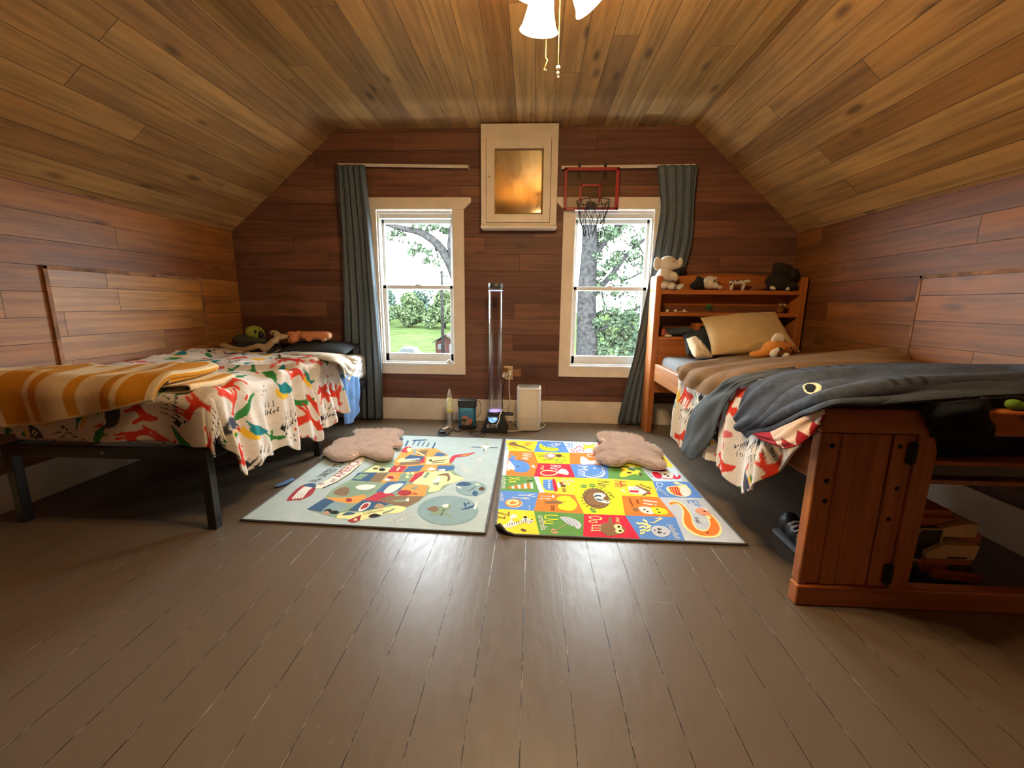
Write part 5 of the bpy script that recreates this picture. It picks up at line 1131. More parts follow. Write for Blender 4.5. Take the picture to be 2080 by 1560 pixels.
MB().lathe([(.006, 0), (.006, .003), (.003, .005)], 12, Matrix.Translation((-1.985, BY0, .372)) @ Matrix.Rotation(PI / 2, 4, 'X')).build('bolt', M['steel'], lb)
spk = NT('speckled_sheet'); vo = spk.add('ShaderNodeTexVoronoi'); spk.put(vo.inputs['Vector'], spk.coord()); vo.inputs['Scale'].default_value = 38
spk.put(spk.b.inputs['Base Color'], spk.mix(spk.step(vo.outputs[0], .22, .27), (.03, .03, .05), (.72, .70, .67))); spk.b.inputs['Roughness'].default_value = .9
tag(MB().box(-2.472, -1.498, 1.772, 3.690, .398, .618, .05, seg=4).build('mattress', spk.m, None, True), 'white speckled mattress on the black platform bed', 'mattress')

def fall(d, R):
    t = np.minimum(d / R, PI / 2); return R * np.sin(t), R * (1 - np.cos(t)) + np.maximum(0, d - R * PI / 2)
xe, ye, R = -1.478, 1.790, .040
nu, nv = 300, 330
b = np.linspace(ye - .232, 3.40, nv); hang = np.interp(b, [1.5, 1.76, 1.86, 1.95, 2.08, 2.25, 2.5, 2.75, 3.0, 3.2, 3.4], [.20, .22, .32, .43, .47, .43, .47, .49, .45, .43, .42])
hang = hang + .022 * np.sin(b * 23) * (b > 1.9)
s = np.linspace(0, 1, nu); XF = -2.585 + s[:, None] * ((xe + hang)[None, :] + 2.585); YFm = np.repeat(b[None, :], nu, 0)
b0 = b[0]; YFm = b0 + (YFm - b0) * (np.interp(XF, [-2.6, -2.0, -1.70, -1.50, -1.0], [3.40, 3.37, 3.22, 3.06, 2.99]) - b0) / (b[-1] - b0)
da = np.maximum(0, XF - xe); db = np.maximum(0, ye - YFm); d = np.sqrt(da * da + db * db) + 1e-9; o_, dz = fall(d, R)
ph = YFm * 30 + 5 * vnoise(YFm * 3, XF * 1.2, 5); foldw = np.clip(da / .25, 0, 1)
fold = (.026 * np.sin(ph) + .014 * np.sin(ph * 2.1 + 1)) * foldw * (.5 + vnoise(YFm * 4, XF * 2, 77))
X = np.minimum(XF, xe) + o_ * da / d + fold * (db < .02) + .045 * np.clip((da - .15) / .3, 0, 1) * (db < .05)
Y = np.maximum(YFm, ye) - o_ * db / d + .012 * np.sin(ph * .6) * foldw
top = .650 + .022 * (vnoise(XF * 5, YFm * 5, 1) - .5) * 2 + .026 * ridge(XF * 3.0 + YFm * 2, YFm * 9 - XF * 4, 2) + .05 * np.clip((-2.35 - XF) / .2, 0, 1) * vnoise(YFm * 9, XF * 6, 8) + .014 * np.sin(ph) * np.clip((XF + 1.95) / .4, 0, 1) * (1 - foldw) - .012 * np.clip((ye + .1 - YFm) / .1, 0, 1)
Z = top - dz + .012 * (vnoise(XF * 8, YFm * 8, 3) - .5) * foldw
Y = Y - .012 * np.sin(XF * 16 + 2 * vnoise(XF * 3, YFm, 9)) * np.clip(db / .1, 0, 1) * (da < .02)
tag(gridmesh('comforter', np.stack([X, Y, Z], -1), M['print'], None, animal_print(XF, YFm, 3), thick=.012), 'white comforter printed with bright animals hanging off the left bed', 'comforter')

# striped blanket folded across the foot of the left bed
path = [(-2.60, .004), (-2.2, .004), (-1.66, .007), (-1.575, .010), (-1.560, .021), (-1.575, .032), (-1.66, .032), (-2.2, .028), (-2.53, .030), (-2.545, .038), (-2.53, .046), (-2.2, .046), (-1.75, .050), (-1.665, .053), (-1.648, .064), (-1.665, .076), (-1.75, .076), (-2.2, .070), (-2.56, .068), (-2.62, .060)]
PP = catmull(np.array(path), np.linspace(0, 1, 1000)); seg = np.concatenate([[0], np.cumsum(np.linalg.norm(np.diff(PP, axis=0), axis=1))])
nv = 70; yv = np.linspace(0, 1, nv); px, phh = PP[:, 0][:, None], PP[:, 1][:, None]
outer = np.clip((PP[:, 1] - .058) / .010, 0, 1); fh = (np.interp(PP[:, 0], [-2.62, -2.2, -1.9, -1.60], [.31, .28, .22, .14]) * outer + .02 * (1 - outer))[:, None]; YFb = (ye + .008 - fh) + yv[None, :] * (2.03 + .04 * np.sin(px * 3) - (ye - fh))
db = np.maximum(0, ye + .008 - YFb); o_, dz = fall(db, R + .02 + phh * .6)
Xb = px + .02 * np.sin(YFb * 9 + px * 2) + .05 * (YFb - 2.0) * -.35 + np.zeros_like(YFb); Yb = np.maximum(YFb, ye + .008) - o_
Zb = .656 + phh - dz + .014 * ridge(Xb * 3 + YFb * 2.5, YFb * 5 - Xb * 6, 4) * (phh > .055) + .018 * (vnoise(Xb * 4, YFb * 4, 6) - .5) + .02 * np.clip((YFb - 1.9) / .2, 0, 1) * (vnoise(Xb * 7, YFb * 3, 12) - .3)
Yb = Yb - .010 * np.sin(Xb * 20) * np.clip(db / .1, 0, 1)
seq = [(.050, 1), (.125, 0), (.050, 1), (.030, 0), (.115, 1), (.030, 0), (.050, 1), (.125, 0)]; per = sum(a for a, _ in seq); ss = (seg[-1] - seg) % per; yel = np.zeros(len(seg))
acc = 0
for w, c in seq: yel[(ss >= acc) & (ss < acc + w)] = c; acc += w
sk = vnoise(Xb * 90, YFb * 90, 2)[..., None] * .12; yl = yel[:, None, None] * np.ones((1, nv, 1)); edge = ((yv < .018) | (yv > .982))[None, :, None]; yl = np.where(edge, 0, yl)
colb = (np.array([.60, .27, .022]) * yl + np.array([.80, .64, .40]) * (1 - yl)) * (1 - sk)
M['fleece'] = cloth_mat('plush_fleece', None, 420, .95, .2, .35, .10)
tag(gridmesh('striped_blanket', np.stack([Xb, Yb, Zb], -1), M['fleece'], None, colb, thick=.007), 'fleece blanket with mustard and cream stripes folded across the left bed', 'blanket')

def soft(name, ctrl, mat, label, cat, nu=70, nv=40, amp=.006, freq=9, seed=1, thick=.004, col=None, axis=0, parent=None):
    P = drape(ctrl, nu, nv); N = normals(P); U, V = np.meshgrid(np.linspace(0, 1, nu), np.linspace(0, 1, nv), indexing='ij')
    q, w = (U, V) if axis == 0 else (V, U)
    h = amp * (np.sin(w * freq * 2 * PI / 3 + 4 * vnoise(q * 3, w * 3, seed)) * .7 + 1.4 * (ridge(q * 3 + w * 2, w * freq * .6, seed + 3) - .5))
    P = P + N * h[..., None]
    o = gridmesh(name, P, mat, parent, None if col is None else col(U, V), thick=thick)
    return tag(o, label, cat) if label else o
M['cream_cloth'] = cloth_mat('cream_cotton', (.62, .55, .44)); M['blue_cloth'] = cloth_mat('denim_blue_cotton', (.10, .20, .40)); M['grey_cloth'] = cloth_mat('slate_grey_cotton', (.058, .070, .082)); M['navy_cloth'] = cloth_mat('dark_navy_fleece', (.010, .013, .018)); M['dark_cloth'] = cloth_mat('charcoal_cotton', (.030, .034, .040))
soft('rumpled_sheet', CREAM, M['cream_cloth'], 'rumpled cream sheet at the head of the left bed', 'sheet', 90, 50, .010, 14, 4)
soft('bed_sheet', BLUE_SHEET, M['blue_cloth'], 'blue sheet hanging off the left bed beside the curtain', 'sheet', 40, 50, .008, 8, 7, axis=1)

def pillow(name, c, th, mat, label, cat='pillow', n=60, seed=1):
    a, bb, cc, d = (np.array(p, float) / 1000 for p in c); u = np.linspace(0, 1, n); U, V = np.meshgrid(u, u, indexing='ij'); Ue, Ve = U[..., None], V[..., None]
    pin = .05; ub = Ue + pin * (Ve - .5) ** 2 * 4 * 0; base = a * (1 - Ue) * (1 - Ve) + bb * Ue * (1 - Ve) + cc * Ue * Ve + d * (1 - Ue) * Ve
    ctr = (a + bb + cc + d) / 4; side = 4 * (U * (1 - U)) ** .9 ; s2_ = 4 * (V * (1 - V)) ** .9
    sag = ((U - .5) ** 2 * 4 * (1 - s2_ * .0) * s2_ * .0)[..., None]
    inset = (.07 * (4 * V * (1 - V)))[..., None] * (.5 - Ue) + 0; base = base + inset * (bb - a) * 1.0 * np.abs(2 * Ue - 1) ** 3
    inset = (.07 * (4 * U * (1 - U)))[..., None] * (.5 - Ve); base = base + inset * (d - a) * np.abs(2 * Ve - 1) ** 3
    nn = np.cross(bb - a, d - a); nn /= np.linalg.norm(nn); t = th * (np.clip(4 * U * (1 - U), 0, 1) * np.clip(4 * V * (1 - V), 0, 1)) ** .52 + .012 * (vnoise(U * 6, V * 6, seed) - .5) + .016 * ridge(U * 3 + V * 2.5, V * 5 - U * 2, seed) ** 3 * (U * (1 - U) * 4)
    e = np.minimum(np.minimum(U, 1 - U), np.minimum(V, 1 - V)); t = np.where(e < 1e-6, 0, t)
    F = base - nn * t[..., None] * .5 * -1; Bk = base - nn * t[..., None] * .5
    P = np.concatenate([F, Bk[::-1]], 0)
    o = gridmesh(name, P, mat); bm = bmesh.new(); bm.from_mesh(o.data); bmesh.ops.remove_doubles(bm, verts=bm.verts, dist=1e-5)
    ed = [e for e in bm.edges if e.is_boundary]
    if ed:
        try: bmesh.ops.holes_fill(bm, edges=ed)
        except Exception: pass
    bmesh.ops.recalc_face_normals(bm, faces=bm.faces[:]); bm.to_mesh(o.data); bm.free()
    for p in o.data.polygons: p.use_smooth = True
    return tag(o, label, cat)
pillow('bed_pillow', [(-2610, 3300, 668), (-2150, 3300, 668), (-2150, 3680, 690), (-2610, 3680, 690)], .115, M['dark_cloth'], 'charcoal pillow in the left wall corner of the left bed')
pillow('bed_pillow', [(-2120, 3300, 660), (-1530, 3330, 660), (-1530, 3685, 700), (-2120, 3685, 700)], .115, M['dark_cloth'], 'charcoal pillow under the orange plush lion on the left bed', seed=4)

# ------------------------------------------------------------------ soft toys on the left bed
M['pl_green'] = cloth_mat('lime_plush', (.30, .36, .055), 500, .95, .4, .4); M['pl_grey'] = cloth_mat('grey_green_plush', (.075, .075, .055), 500, .95, .4, .4); M['pl_orange'] = cloth_mat('orange_plush', (.52, .20, .085), 400, .95, .5, .5)
M['pl_tan'] = cloth_mat('tan_plush', (.46, .33, .19), 500, .95, .4, .4); M['pl_white'] = cloth_mat('ivory_plush', (.66, .60, .52), 500, .95, .4, .4); M['pl_brown'] = cloth_mat('brown_plush', (.20, .075, .025), 400, .95, .4, .4); M['pl_dark'] = cloth_mat('dark_brown_plush', (.024, .017, .013), 400, .95, .3, .5); M['pl_black'] = cloth_mat('black_plush', (.014, .013, .014), 500, .95, .3, .4)
t = thing('plush_bird', 'round plush bird with lime head and grey body beside the left wall', 'plush toy', (-2.40, 3.46, .73))
blob('head', [((-2.375, 3.47, .815), (.078, .06, .058)), ((-2.335, 3.46, .80), (.05, .05, .05))], M['pl_green'], t); blob('body', [((-2.46, 3.49, .745), (.13, .08, .055)), ((-2.37, 3.48, .745), (.10, .075, .045))], M['pl_grey'], t)
MB().ball((-2.325, 3.41, .825), (.013, .008, .014)).build('eye', M['black'], t); MB().ball((-2.292, 3.43, .800), (.022, .022, .032)).build('beak', M['black'], t)
t = thing('plush_whale', 'long tan plush toy with a forked tail lying before the charcoal pillows', 'plush toy', (-2.2, 3.28, .66))
blob('body', [((-2.55 + .040 * k, 3.33 - .004 * k, .712 - .030 * math.sin(k * .42)), (.045, .035, .020)) for k in range(9)] + [((-2.19 + .016 * k, 3.31, .69 + .014 * k), (.034 - .002 * k, .03, .028 - .001 * k)) for k in range(6)], M['pl_tan'], t, .010)
blob('tail', [((-2.115, 3.35, .760), (.022, .022, .036)), ((-2.105, 3.37, .788), (.05, .02, .022), 0, .35), ((-2.075, 3.39, .788), (.05, .02, .024), 0, .0), ((-2.135, 3.39, .822), (.042, .016, .016), 0, .35), ((-2.175, 3.39, .818), (.013, .014, .024), 0, .2)], M['pl_tan'], t, .008)
t = thing('plush_lion', 'orange plush lion lying stretched on the charcoal pillow, left bed', 'plush toy', (-1.9, 3.46, .75))
blob('body', [((-1.93 + .038 * k, 3.46, .795), (.05, .05, .037)) for k in range(6)] + [((-1.76, 3.44, .765), (.018, .022, .026)), ((-1.88, 3.43, .762), (.03, .025, .02))], M['pl_orange'], t)
blob('head', [((-2.005, 3.43, .778), (.05, .05, .045)), ((-2.005, 3.40, .755), (.042, .03, .025)), ((-2.02, 3.42, .812), (.045, .03, .02)), ((-1.965, 3.44, .82), (.025, .02, .02))], M['pl_orange'], t)
MB().ball((-2.025, 3.382, .788), .006).ball((-2.005, 3.370, .765), (.008, .005, .006)).build('face', M['black'], t)
blob('paw', [((-1.708, 3.44, .795), (.014, .016, .022)), ((-1.735, 3.43, .765), (.012, .014, .012))], M['pl_white'], t, .006)

# ------------------------------------------------------------------ right bed: pine bookcase bed
PD, PL = (.26, .074, .015), (.46, .155, .036)
M['pine_z'] = wood_mat('pine_upright', PD, PL, 2); M['pine_x'] = wood_mat('pine_crosswise', PD, PL, 0); M['pine_y'] = wood_mat('pine_rail', (.30, .11, .035), (.46, .20, .075), 1)
M['pine_back'] = wood_mat('pine_back_boards', (.10, .034, .014), (.17, .062, .024), 0); M['hinge'] = plain('blackened_hinge', (.016, .012, .010), .5, .5)
bed = thing('bookcase_bed', 'pine bed with bookcase headboard and panelled footboard along the right wall', 'bed', (1.58, 1.40, 0))
for xa, xb in ((.990, 1.040), (2.125, 2.174)):
    MB().prism([(3.490, 0), (3.665, 0), (3.665, 1.300), (3.640, 1.312), (3.490, 1.306)], 0, xa, xb).build('headboard_side', M['pine_z'], bed, None, .004)
for z0, z1, nm in ((1.166, 1.201, 'a'), (.990, 1.022, 'b'), (.795, .822, 'c')): MB().box(1.040, 2.125, 3.492, 3.652, z0, z1, .003).build('headboard_shelf', M['pine_x'], bed)
MB().prism([(1.040, 1.08), (2.125, 1.08), (2.125, 1.300), (1.98, 1.318), (1.75, 1.337), (1.60, 1.341), (1.45, 1.337), (1.22, 1.318), (1.040, 1.300)], 1, 3.652, 3.665).build('headboard_top_rail', M['pine_x'], bed)
MB().box(1.040, 2.125, 3.653, 3.664, .30, 1.175).build('headboard_back', M['pine_back'], bed); MB().box(1.040, 2.125, 3.500, 3.520, .35, .797, .003).build('headboard_panel', M['pine_x'], bed)
for xa in (1.500,): MB().box(xa, xa + .022, 3.500, 3.652, .822, .990).build('headboard_divider', M['pine_z'], bed)
for xa, xb in ((1.020, 1.058), (2.120, 2.158)): MB().box(xa, xb, 1.440, 3.492, .458, .600, .005).build('side_rail', M['pine_y'], bed)
MB().box(1.058, 2.120, 1.50, 3.48, .440, .456).build('bed_deck', M['pine_y'], bed)
MB().box(.978, 2.168, 1.392, 1.452, .657, .742, .008).build('footboard_top', M['pine_x'], bed)
MB().box(.978, 2.168, 1.392, 1.440, 0, .080, .006).build('footboard_plinth', M['pine_x'], bed)
MB().box(1.36, 2.168, 1.410, 1.50, .546, .562, .002).build('footboard_shelf', M['pine_x'], bed)
MB().box(.984, 1.012, 1.400, 1.444, .080, .657, .006).build('footboard_stile', M['pine_z'], bed); MB().prism([(1.300, .080), (1.362, .080), (1.366, .600), (1.345, .657), (1.300, .657)], 1, 1.398, 1.444).build('footboard_stile', M['pine_z'], bed); MB().box(2.118, 2.166, 1.400, 1.444, .080, .657, .006).build('footboard_stile', M['pine_z'], bed)
dm = MB()
for xa, xb, yy in ((1.013, 1.058, 1.406), (1.058, 1.110, 1.402), (1.113, 1.222, 1.406), (1.230, 1.298, 1.404)): dm.box(xa, xb, yy, 1.436, .083, .653, .003)
dd = dm.build('footboard_door', M['pine_z'], bed)
for zc in (.590, .137): MB().box(1.272, 1.304, 1.394, 1.404, zc - .036, zc + .036, .004).tube([(1.288, 1.395, zc - .04), (1.288, 1.395, zc + .04)], .006, 8).build('hinge', M['hinge'], dd)
for x, z in ((1.030, .608), (1.030, .480), (1.035, .405), (1.250, .612), (1.266, .460), (1.258, .345)): MB().lathe([(.009, 0), (.009, .002), (.006, .004)], 12, Matrix.Translation((x, 1.4065, z)) @ Matrix.Rotation(PI / 2, 4, 'X')).build('screw_plug', M['hinge'], dd)

shm = cloth_mat('grey_fitted_sheet', (.165, .170, .180), 700, .9, .1, .1)
tag(MB().box(1.066, 2.112, 1.500, 3.470, .458, .668, .045, seg=4).build('mattress', shm, None, True), 'mattress in a grey fitted sheet on the pine bed', 'mattress')

# comforter sliding off the left side of the pine bed
xe, R = 1.012, .045; nu, nv = 230, 300
b = np.linspace(1.47, 2.80, nv); hang = np.interp(b, [1.47, 1.55, 1.64, 1.75, 1.9, 2.05, 2.2, 2.32, 2.4, 2.6, 2.74, 2.80], [.20, .33, .44, .50, .50, .47, .45, .40, .46, .50, .42, .22])
s = np.linspace(0, 1, nu); XF = (xe - hang)[None, :] + s[:, None] * (1.75 - (xe - hang))[None, :]; YFm = np.repeat(b[None, :], nu, 0)
da = np.maximum(0, xe - XF); o_, dz = fall(da, R); fw = np.clip(da / .2, 0, 1)
ph = YFm * 24 + 6 * vnoise(YFm * 3, XF * 1.5, 31); fold = (.018 * np.sin(ph) + .009 * np.sin(2.2 * ph)) * fw
z0 = np.interp(b, [1.47, 1.8, 2.1, 2.4, 2.8], [.745, .748, .700, .655, .640])[None, :]
puff = .035 * np.exp(-((YFm - 1.72) / .16) ** 2) * np.clip((da - .12) / .2, 0, 1)
X = np.maximum(XF, xe) - o_ + fold - puff + .022 * np.clip((YFm - 2.0) / .15, 0, 1) * np.clip(1 - (da - .16) / .12, 0, 1)
top = z0 + .014 * (vnoise(XF * 6, YFm * 6, 33) - .5) * 2 + .012 * ridge(XF * 4 + YFm, YFm * 9 - XF * 3, 35) * (1 - fw) - .045 * np.clip((XF - 1.3) / .3, 0, 1)
Y = YFm + .02 * np.sin(ph * .5) * fw - .05 * np.clip((da - .2) / .3, 0, 1) * np.clip((YFm - 1.9) / .3, -1, 1) * 0
tag(gridmesh('comforter', np.stack([X, Y, top - dz], -1)[::-1], M['print'], None, animal_print(XF, YFm, 12)[::-1], thick=.010), 'animal print comforter slipping off the side of the pine bed', 'comforter')
soft('flat_sheet', GREY_SHEET, M['grey_cloth'], 'slate grey sheet hanging off the pine bed beside the brown blanket', 'sheet', 70, 40, .008, 6, 41, axis=1)
M['brown_fleece'] = cloth_mat('brown_fleece', (.175, .100, .043), 380, .95, .1, .5, .25)
soft('brown_blanket', BROWN, M['brown_fleece'], 'brown fleece blanket spread across the middle of the pine bed', 'blanket', 160, 110, .011, 9, 44, .008)

def shark_col(U, V):
    # U runs nose to tail, V runs from the back edge to the mouth edge
    c = np.empty(U.shape + (3,)); n = (.55 + .5 * vnoise(U * 45, V * 28, 5) + .5 * vnoise(U * 160, V * 90, 6))[..., None]; c[:] = np.array([.046, .058, .084]); c *= n
    seam = np.clip((.30 - V + U * .3) / .02, 0, 1) * 0
    e1 = ((U - .385) / .030) ** 2 + ((V - .50) / .085) ** 2; c[(e1 < 1)] = (.80, .70, .46); e2 = ((U - .380) / .019) ** 2 + ((V - .50) / .062) ** 2; c[e2 < 1] = (.006, .005, .005)
    ns = ((U - .135) / .030) ** 2 + ((V - .76) / .05) ** 2; c[ns < 1] = (.012, .012, .016)
    for u0, v0 in ((.60, .60), (.64, .60), (.68, .62), (.43, .06), (.47, .08), (.51, .08), (.55, .1)):
        g = (np.abs((U - u0) - .05 * (V - v0)) < .008) & (np.abs(V - v0) < .10); c[g] = (.012, .013, .018)
    return c
P = soft('shark_blanket', SHARK, M['fleece'], 'grey plush shark blanket with one yellow eye draped over the pine footboard', 'blanket', 300, 130, .010, 7, 51, .012, shark_col)
def teeth_col(U, V):
    c = np.empty(U.shape + (3,)); c[:] = (.62, .47, .38); c[U < .28] = (.28, .008, .014)
    saw = np.abs(((U * 5.0) % 1.0) - .5) * 2; c[(V > .38 + .62 * (1 - saw)) & (U > .3)] = (.27, .010, .014); return c
soft('teeth', TEETH, cloth_mat('felt_teeth', None, 500), None, None, 120, 30, .003, 6, 53, .003, teeth_col, parent=P)
soft('navy_throw', NAVY, M['navy_cloth'], 'almost black throw hanging over the pine footboard below the shark', 'blanket', 70, 60, .006, 7, 57, .008)

pillow('bed_pillow', PILLOW_DARK, .09, M['dark_cloth'], 'dark pillow standing behind the beige pillow on the pine bed', seed=8)
pillow('bed_pillow', PILLOW_BEIGE, .15, cloth_mat('beige_pillowcase', (.50, .37, .19)), 'big beige pillow leaning on the bookcase headboard', seed=6)
pillow('small_cushion', PILLOW_WHITE, .085, cloth_mat('ivory_cushion_cover', (.66, .54, .38)), 'small ivory cushion at the left corner of the pine bed', 'cushion', 26, 9)

t = thing('plush_lion', 'ginger plush lion cub with its head above the brown blanket', 'plush toy', (1.68, 2.92, .70))
blob('head', [((1.66, 2.92, .795), (.082, .07, .062)), ((1.72, 2.94, .79), (.07, .065, .058)), ((1.60, 2.92, .762), (.05, .05, .035)), ((1.56, 2.94, .745), (.06, .05, .03))], M['pl_orange2'] if 'pl_orange2' in M else M.setdefault('pl_orange2', cloth_mat('ginger_plush', (.50, .19, .035), 400, .95, .5, .5)), t)
ear = blob('ear', [((1.660, 2.90, .872), (.038, .016, .032)), ((1.635, 2.90, .855), (.02, .016, .03)), ((1.688, 2.90, .860), (.018, .016, .03))], M['pl_white'], t, .008); blob('ear', [((1.775, 2.90, .790), (.022, .02, .032), 0, -.5)], M['pl_brown'], t, .008)
blob('muzzle', [((1.622, 2.862, .762), (.026, .024, .032)), ((1.70, 2.862, .752), (.030, .024, .022)), ((1.64, 2.855, .79), (.020, .02, .018))], M['pl_white'], t, .008); MB().ball((1.648, 2.842, .800), .010).build('eye', M['black'], t); MB().ball((1.730, 2.862, .806), .007).build('eye', M['black'], t)
blob('face_patch', [((1.665, 2.865, .775), (.03, .02, .028))], M['pl_brown'], t, .008)

# toys on the headboard shelves
t = thing('plush_elephant', 'ivory plush elephant sitting at the left end of the headboard', 'plush toy', (1.085, 3.60, 1.201))
blob('body', [((1.07, 3.61, 1.285), (.072, .07, .085)), ((1.075, 3.60, 1.345), (.055, .055, .05)), ((1.115, 3.535, 1.228), (.035, .07, .030)), ((1.055, 3.545, 1.235), (.035, .065, .034)), ((1.185, 3.55, 1.222), (.045, .032, .024), 0, -.5), ((1.14, 3.57, 1.305), (.035, .03, .045), 0, -.5)], M['pl_white'], t, .010)
hd = blob('head', [((1.085, 3.58, 1.410), (.072, .062, .060)), ((1.13, 3.57, 1.392), (.04, .04, .034)), ((1.165, 3.565, 1.392), (.03, .026, .024)), ((1.185, 3.565, 1.415), (.020, .02, .032)), ((1.182, 3.565, 1.438), (.018, .018, .02))], M['pl_white'], t, .009)
blob('ear', [((1.005, 3.575, 1.405), (.036, .022, .055)), ((.998, 3.572, 1.43), (.026, .018, .032))], M['pl_white'], t, .008); MB().tube([(1.02, 3.555, 1.30), (1.06, 3.527, 1.275), (1.11, 3.535, 1.265), (1.14, 3.56, 1.275)], .007, 8).build('sash', cloth_mat('faded_brown_ribbon', (.35, .27, .20)), t)
MB().ball((1.115, 3.525, 1.42), .005).build('eye', M['black'], t)
t = thing('plush_cow', 'plush cow with white face beside the elephant on the top shelf', 'plush toy', (1.42, 3.59, 1.201))
blob('body', [((1.35, 3.61, 1.238), (.062, .05, .038)), ((1.365, 3.60, 1.268), (.045, .04, .035)), ((1.345, 3.60, 1.30), (.02, .02, .014), 0, -.5)], M['pl_black'], t, .009); blob('head', [((1.435, 3.585, 1.262), (.055, .05, .055)), ((1.475, 3.56, 1.235), (.028, .028, .026)), ((1.398, 3.56, 1.275), (.024, .02, .022))], M['pl_white'], t, .009)
blob('horn', [((1.480, 3.585, 1.298), (.013, .013, .016))], M['pl_white'], t, .005); MB().ball((1.452, 3.535, 1.275), .007).build('eye', M['black'], t); blob('muzzle', [((1.505, 3.545, 1.222), (.022, .022, .02))], cloth_mat('cream_muzzle', (.55, .40, .28)), t, .006)
hol = NT('holstein_hide'); hol.put(hol.b.inputs['Base Color'], hol.mix(hol.step(hol.noise(hol.coord(), 26, 1), .47, .49), (.015, .013, .012), (.62, .55, .45))); hol.b.inputs['Roughness'].default_value = .5
t = thing('toy_cow', 'small black and white toy cow standing on the top headboard shelf', 'toy', (1.655, 3.58, 1.201))
blob('body', [((1.61 + .022 * k, 3.58, 1.262), (.024, .022, .022)) for k in range(5)] + [((1.715, 3.575, 1.275), (.018, .014, .016)), ((1.740, 3.57, 1.272), (.02, .013, .013)), ((1.715, 3.575, 1.292), (.03, .004, .004), 1.2)], hol.m, t, .006)
for x in (1.612, 1.702):
    for y in (3.568, 3.592): MB().tube([(x, y, 1.262), (x - .002, y, 1.202)], [.010, .007], 8).build('leg', M['pl_white'], t)
t = tag(blob('toy_bison', [((1.84, 3.60, 1.225), (.06, .03, .024)), ((1.88, 3.60, 1.240), (.035, .03, .032)), ((1.915, 3.585, 1.232), (.026, .022, .024)), ((1.81, 3.60, 1.208), (.05, .02, .010))], M['pl_brown'], None, .007), 'small brown toy animal between the toy cow and the dark plush', 'toy')
tag(blob('toy_shell', [((1.905, 3.53, 1.222), (.02, .014, .016)), ((1.922, 3.53, 1.214), (.012, .012, .012))], M['pl_white'], None, .005), 'small pale shell lying before the brown toy animal, top shelf', 'shell')
t = thing('plush_gorilla', 'dark shaggy plush animal slumped at the right end of the headboard', 'plush toy', (2.0, 3.60, 1.201))
blob('body', [((1.99, 3.62, 1.27), (.10, .085, .075)), ((1.94, 3.60, 1.255), (.07, .07, .055)), ((2.06, 3.57, 1.235), (.05, .06, .035))], M['pl_dark'], t); blob('head', [((1.985, 3.60, 1.37), (.062, .06, .055)), ((1.95, 3.60, 1.40), (.03, .025, .025)), ((2.02, 3.58, 1.36), (.05, .05, .05))], M['pl_dark'], t)
blob('muzzle', [((2.055, 3.545, 1.325), (.048, .042, .050))], cloth_mat('dark_velvet', (.016, .012, .011)), t, .008); MB().lathe([(.0, 0), (.012, 0), (.014, .010), (.008, .022), (.0, .026)], 12, Matrix.Translation((2.015, 3.52, 1.203))).build('claw', M['pl_white'], t)
t = thing('toy_owl', 'little brown owl figure at the right end of the middle shelf', 'toy', (2.03, 3.60, 1.022))
blob('body', [((2.03, 3.60, 1.048), (.028, .026, .028)), ((2.03, 3.595, 1.085), (.030, .026, .022))], M['pl_brown'], t, .006)
for x in (2.016, 2.046): MB().lathe([(.011, 0), (.011, .003), (.005, .004)], 14, Matrix.Translation((x, 3.573, 1.088)) @ Matrix.Rotation(PI / 2, 4, 'X')).build('eye', M['pl_tan'], t)
for x, r, lab in ((1.10, .014, 'round white seashell, leftmost of the row on the middle shelf'), (1.165, .016, 'cream spiral seashell in the middle of the shelf row'), (1.235, .015, 'small pointed white seashell, rightmost of the shelf row')):
    tag(MB().lathe([(.0, 0), (r, .002), (r * .9, r * .7), (r * .45, r * 1.4), (0.0, r * 1.9)], 12, Matrix.Translation((x, 3.55, 1.022)) @ Matrix.Rotation(.35, 4, 'Y')).build('seashell', M['pl_white'], None, True), lab, 'seashell', 'shells on the middle headboard shelf')
tag(MB().tube([(1.175, 3.53, 1.026), (1.26, 3.51, 1.027)], .004, 8).ball((1.262, 3.51, 1.027), .006).build('craft_stick', plain('pale_pink_stick', (.55, .33, .27)), None), 'thin pale stick lying before the seashells on the middle shelf', 'stick')
tag(blob('folded_cloth', [((1.20, 3.61, .858), (.11, .06, .034)), ((1.27, 3.60, .870), (.10, .055, .030)), ((1.13, 3.60, .850), (.06, .05, .026))], M['grey_cloth'], None, .010), 'bundle of dark grey cloth on the lowest headboard shelf', 'cloth')
tag(blob('toy_dinosaur', [((1.085, 3.555, .842), (.022, .02, .02)), ((1.085, 3.55, .872), (.018, .016, .018)), ((1.105, 3.55, .85), (.02, .015, .012))], plain('reddish_toy', (.33, .06, .025)), None, .006), 'small reddish toy on the lowest shelf beside the grey cloth', 'toy')
tag(MB().lathe([(0, 0), (.036, .002), (.034, .010), (.02, .017), (0, .02)], 16, Matrix.Translation((1.125, 3.52, .822))).build('scallop_shell', M['pl_white'], None, True), 'flat pale scallop shell at the front of the lowest shelf', 'seashell')
t = thing('toy_box', 'dark little wooden box on the lowest shelf left of the beige pillow', 'box', (1.41, 3.60, .822))
MB().box(1.34, 1.46, 3.54, 3.70, .822, .935, .004).build('box_body', M['pine_z'], t); MB().box(1.375, 1.425, 3.536, 3.545, .835, .915, .003).build('box_front', M['black'], t)
t = thing('plastic_plant', 'green plastic toy plant on the middle shelf behind the beige pillow', 'toy plant', (1.44, 3.56, 1.022))
MB().tube([(1.44, 3.56, 1.0225), (1.44, 3.56, 1.05)], .006, 8).build('stem', M['pl_brown'], t); V, F = leaves([(1.44, 3.56, 1.062)], [.026], 60, .012, 3); mesh_vf('leaf_tuft', V, F, plain('green_plastic', (.03, .20, .04), .5), t)

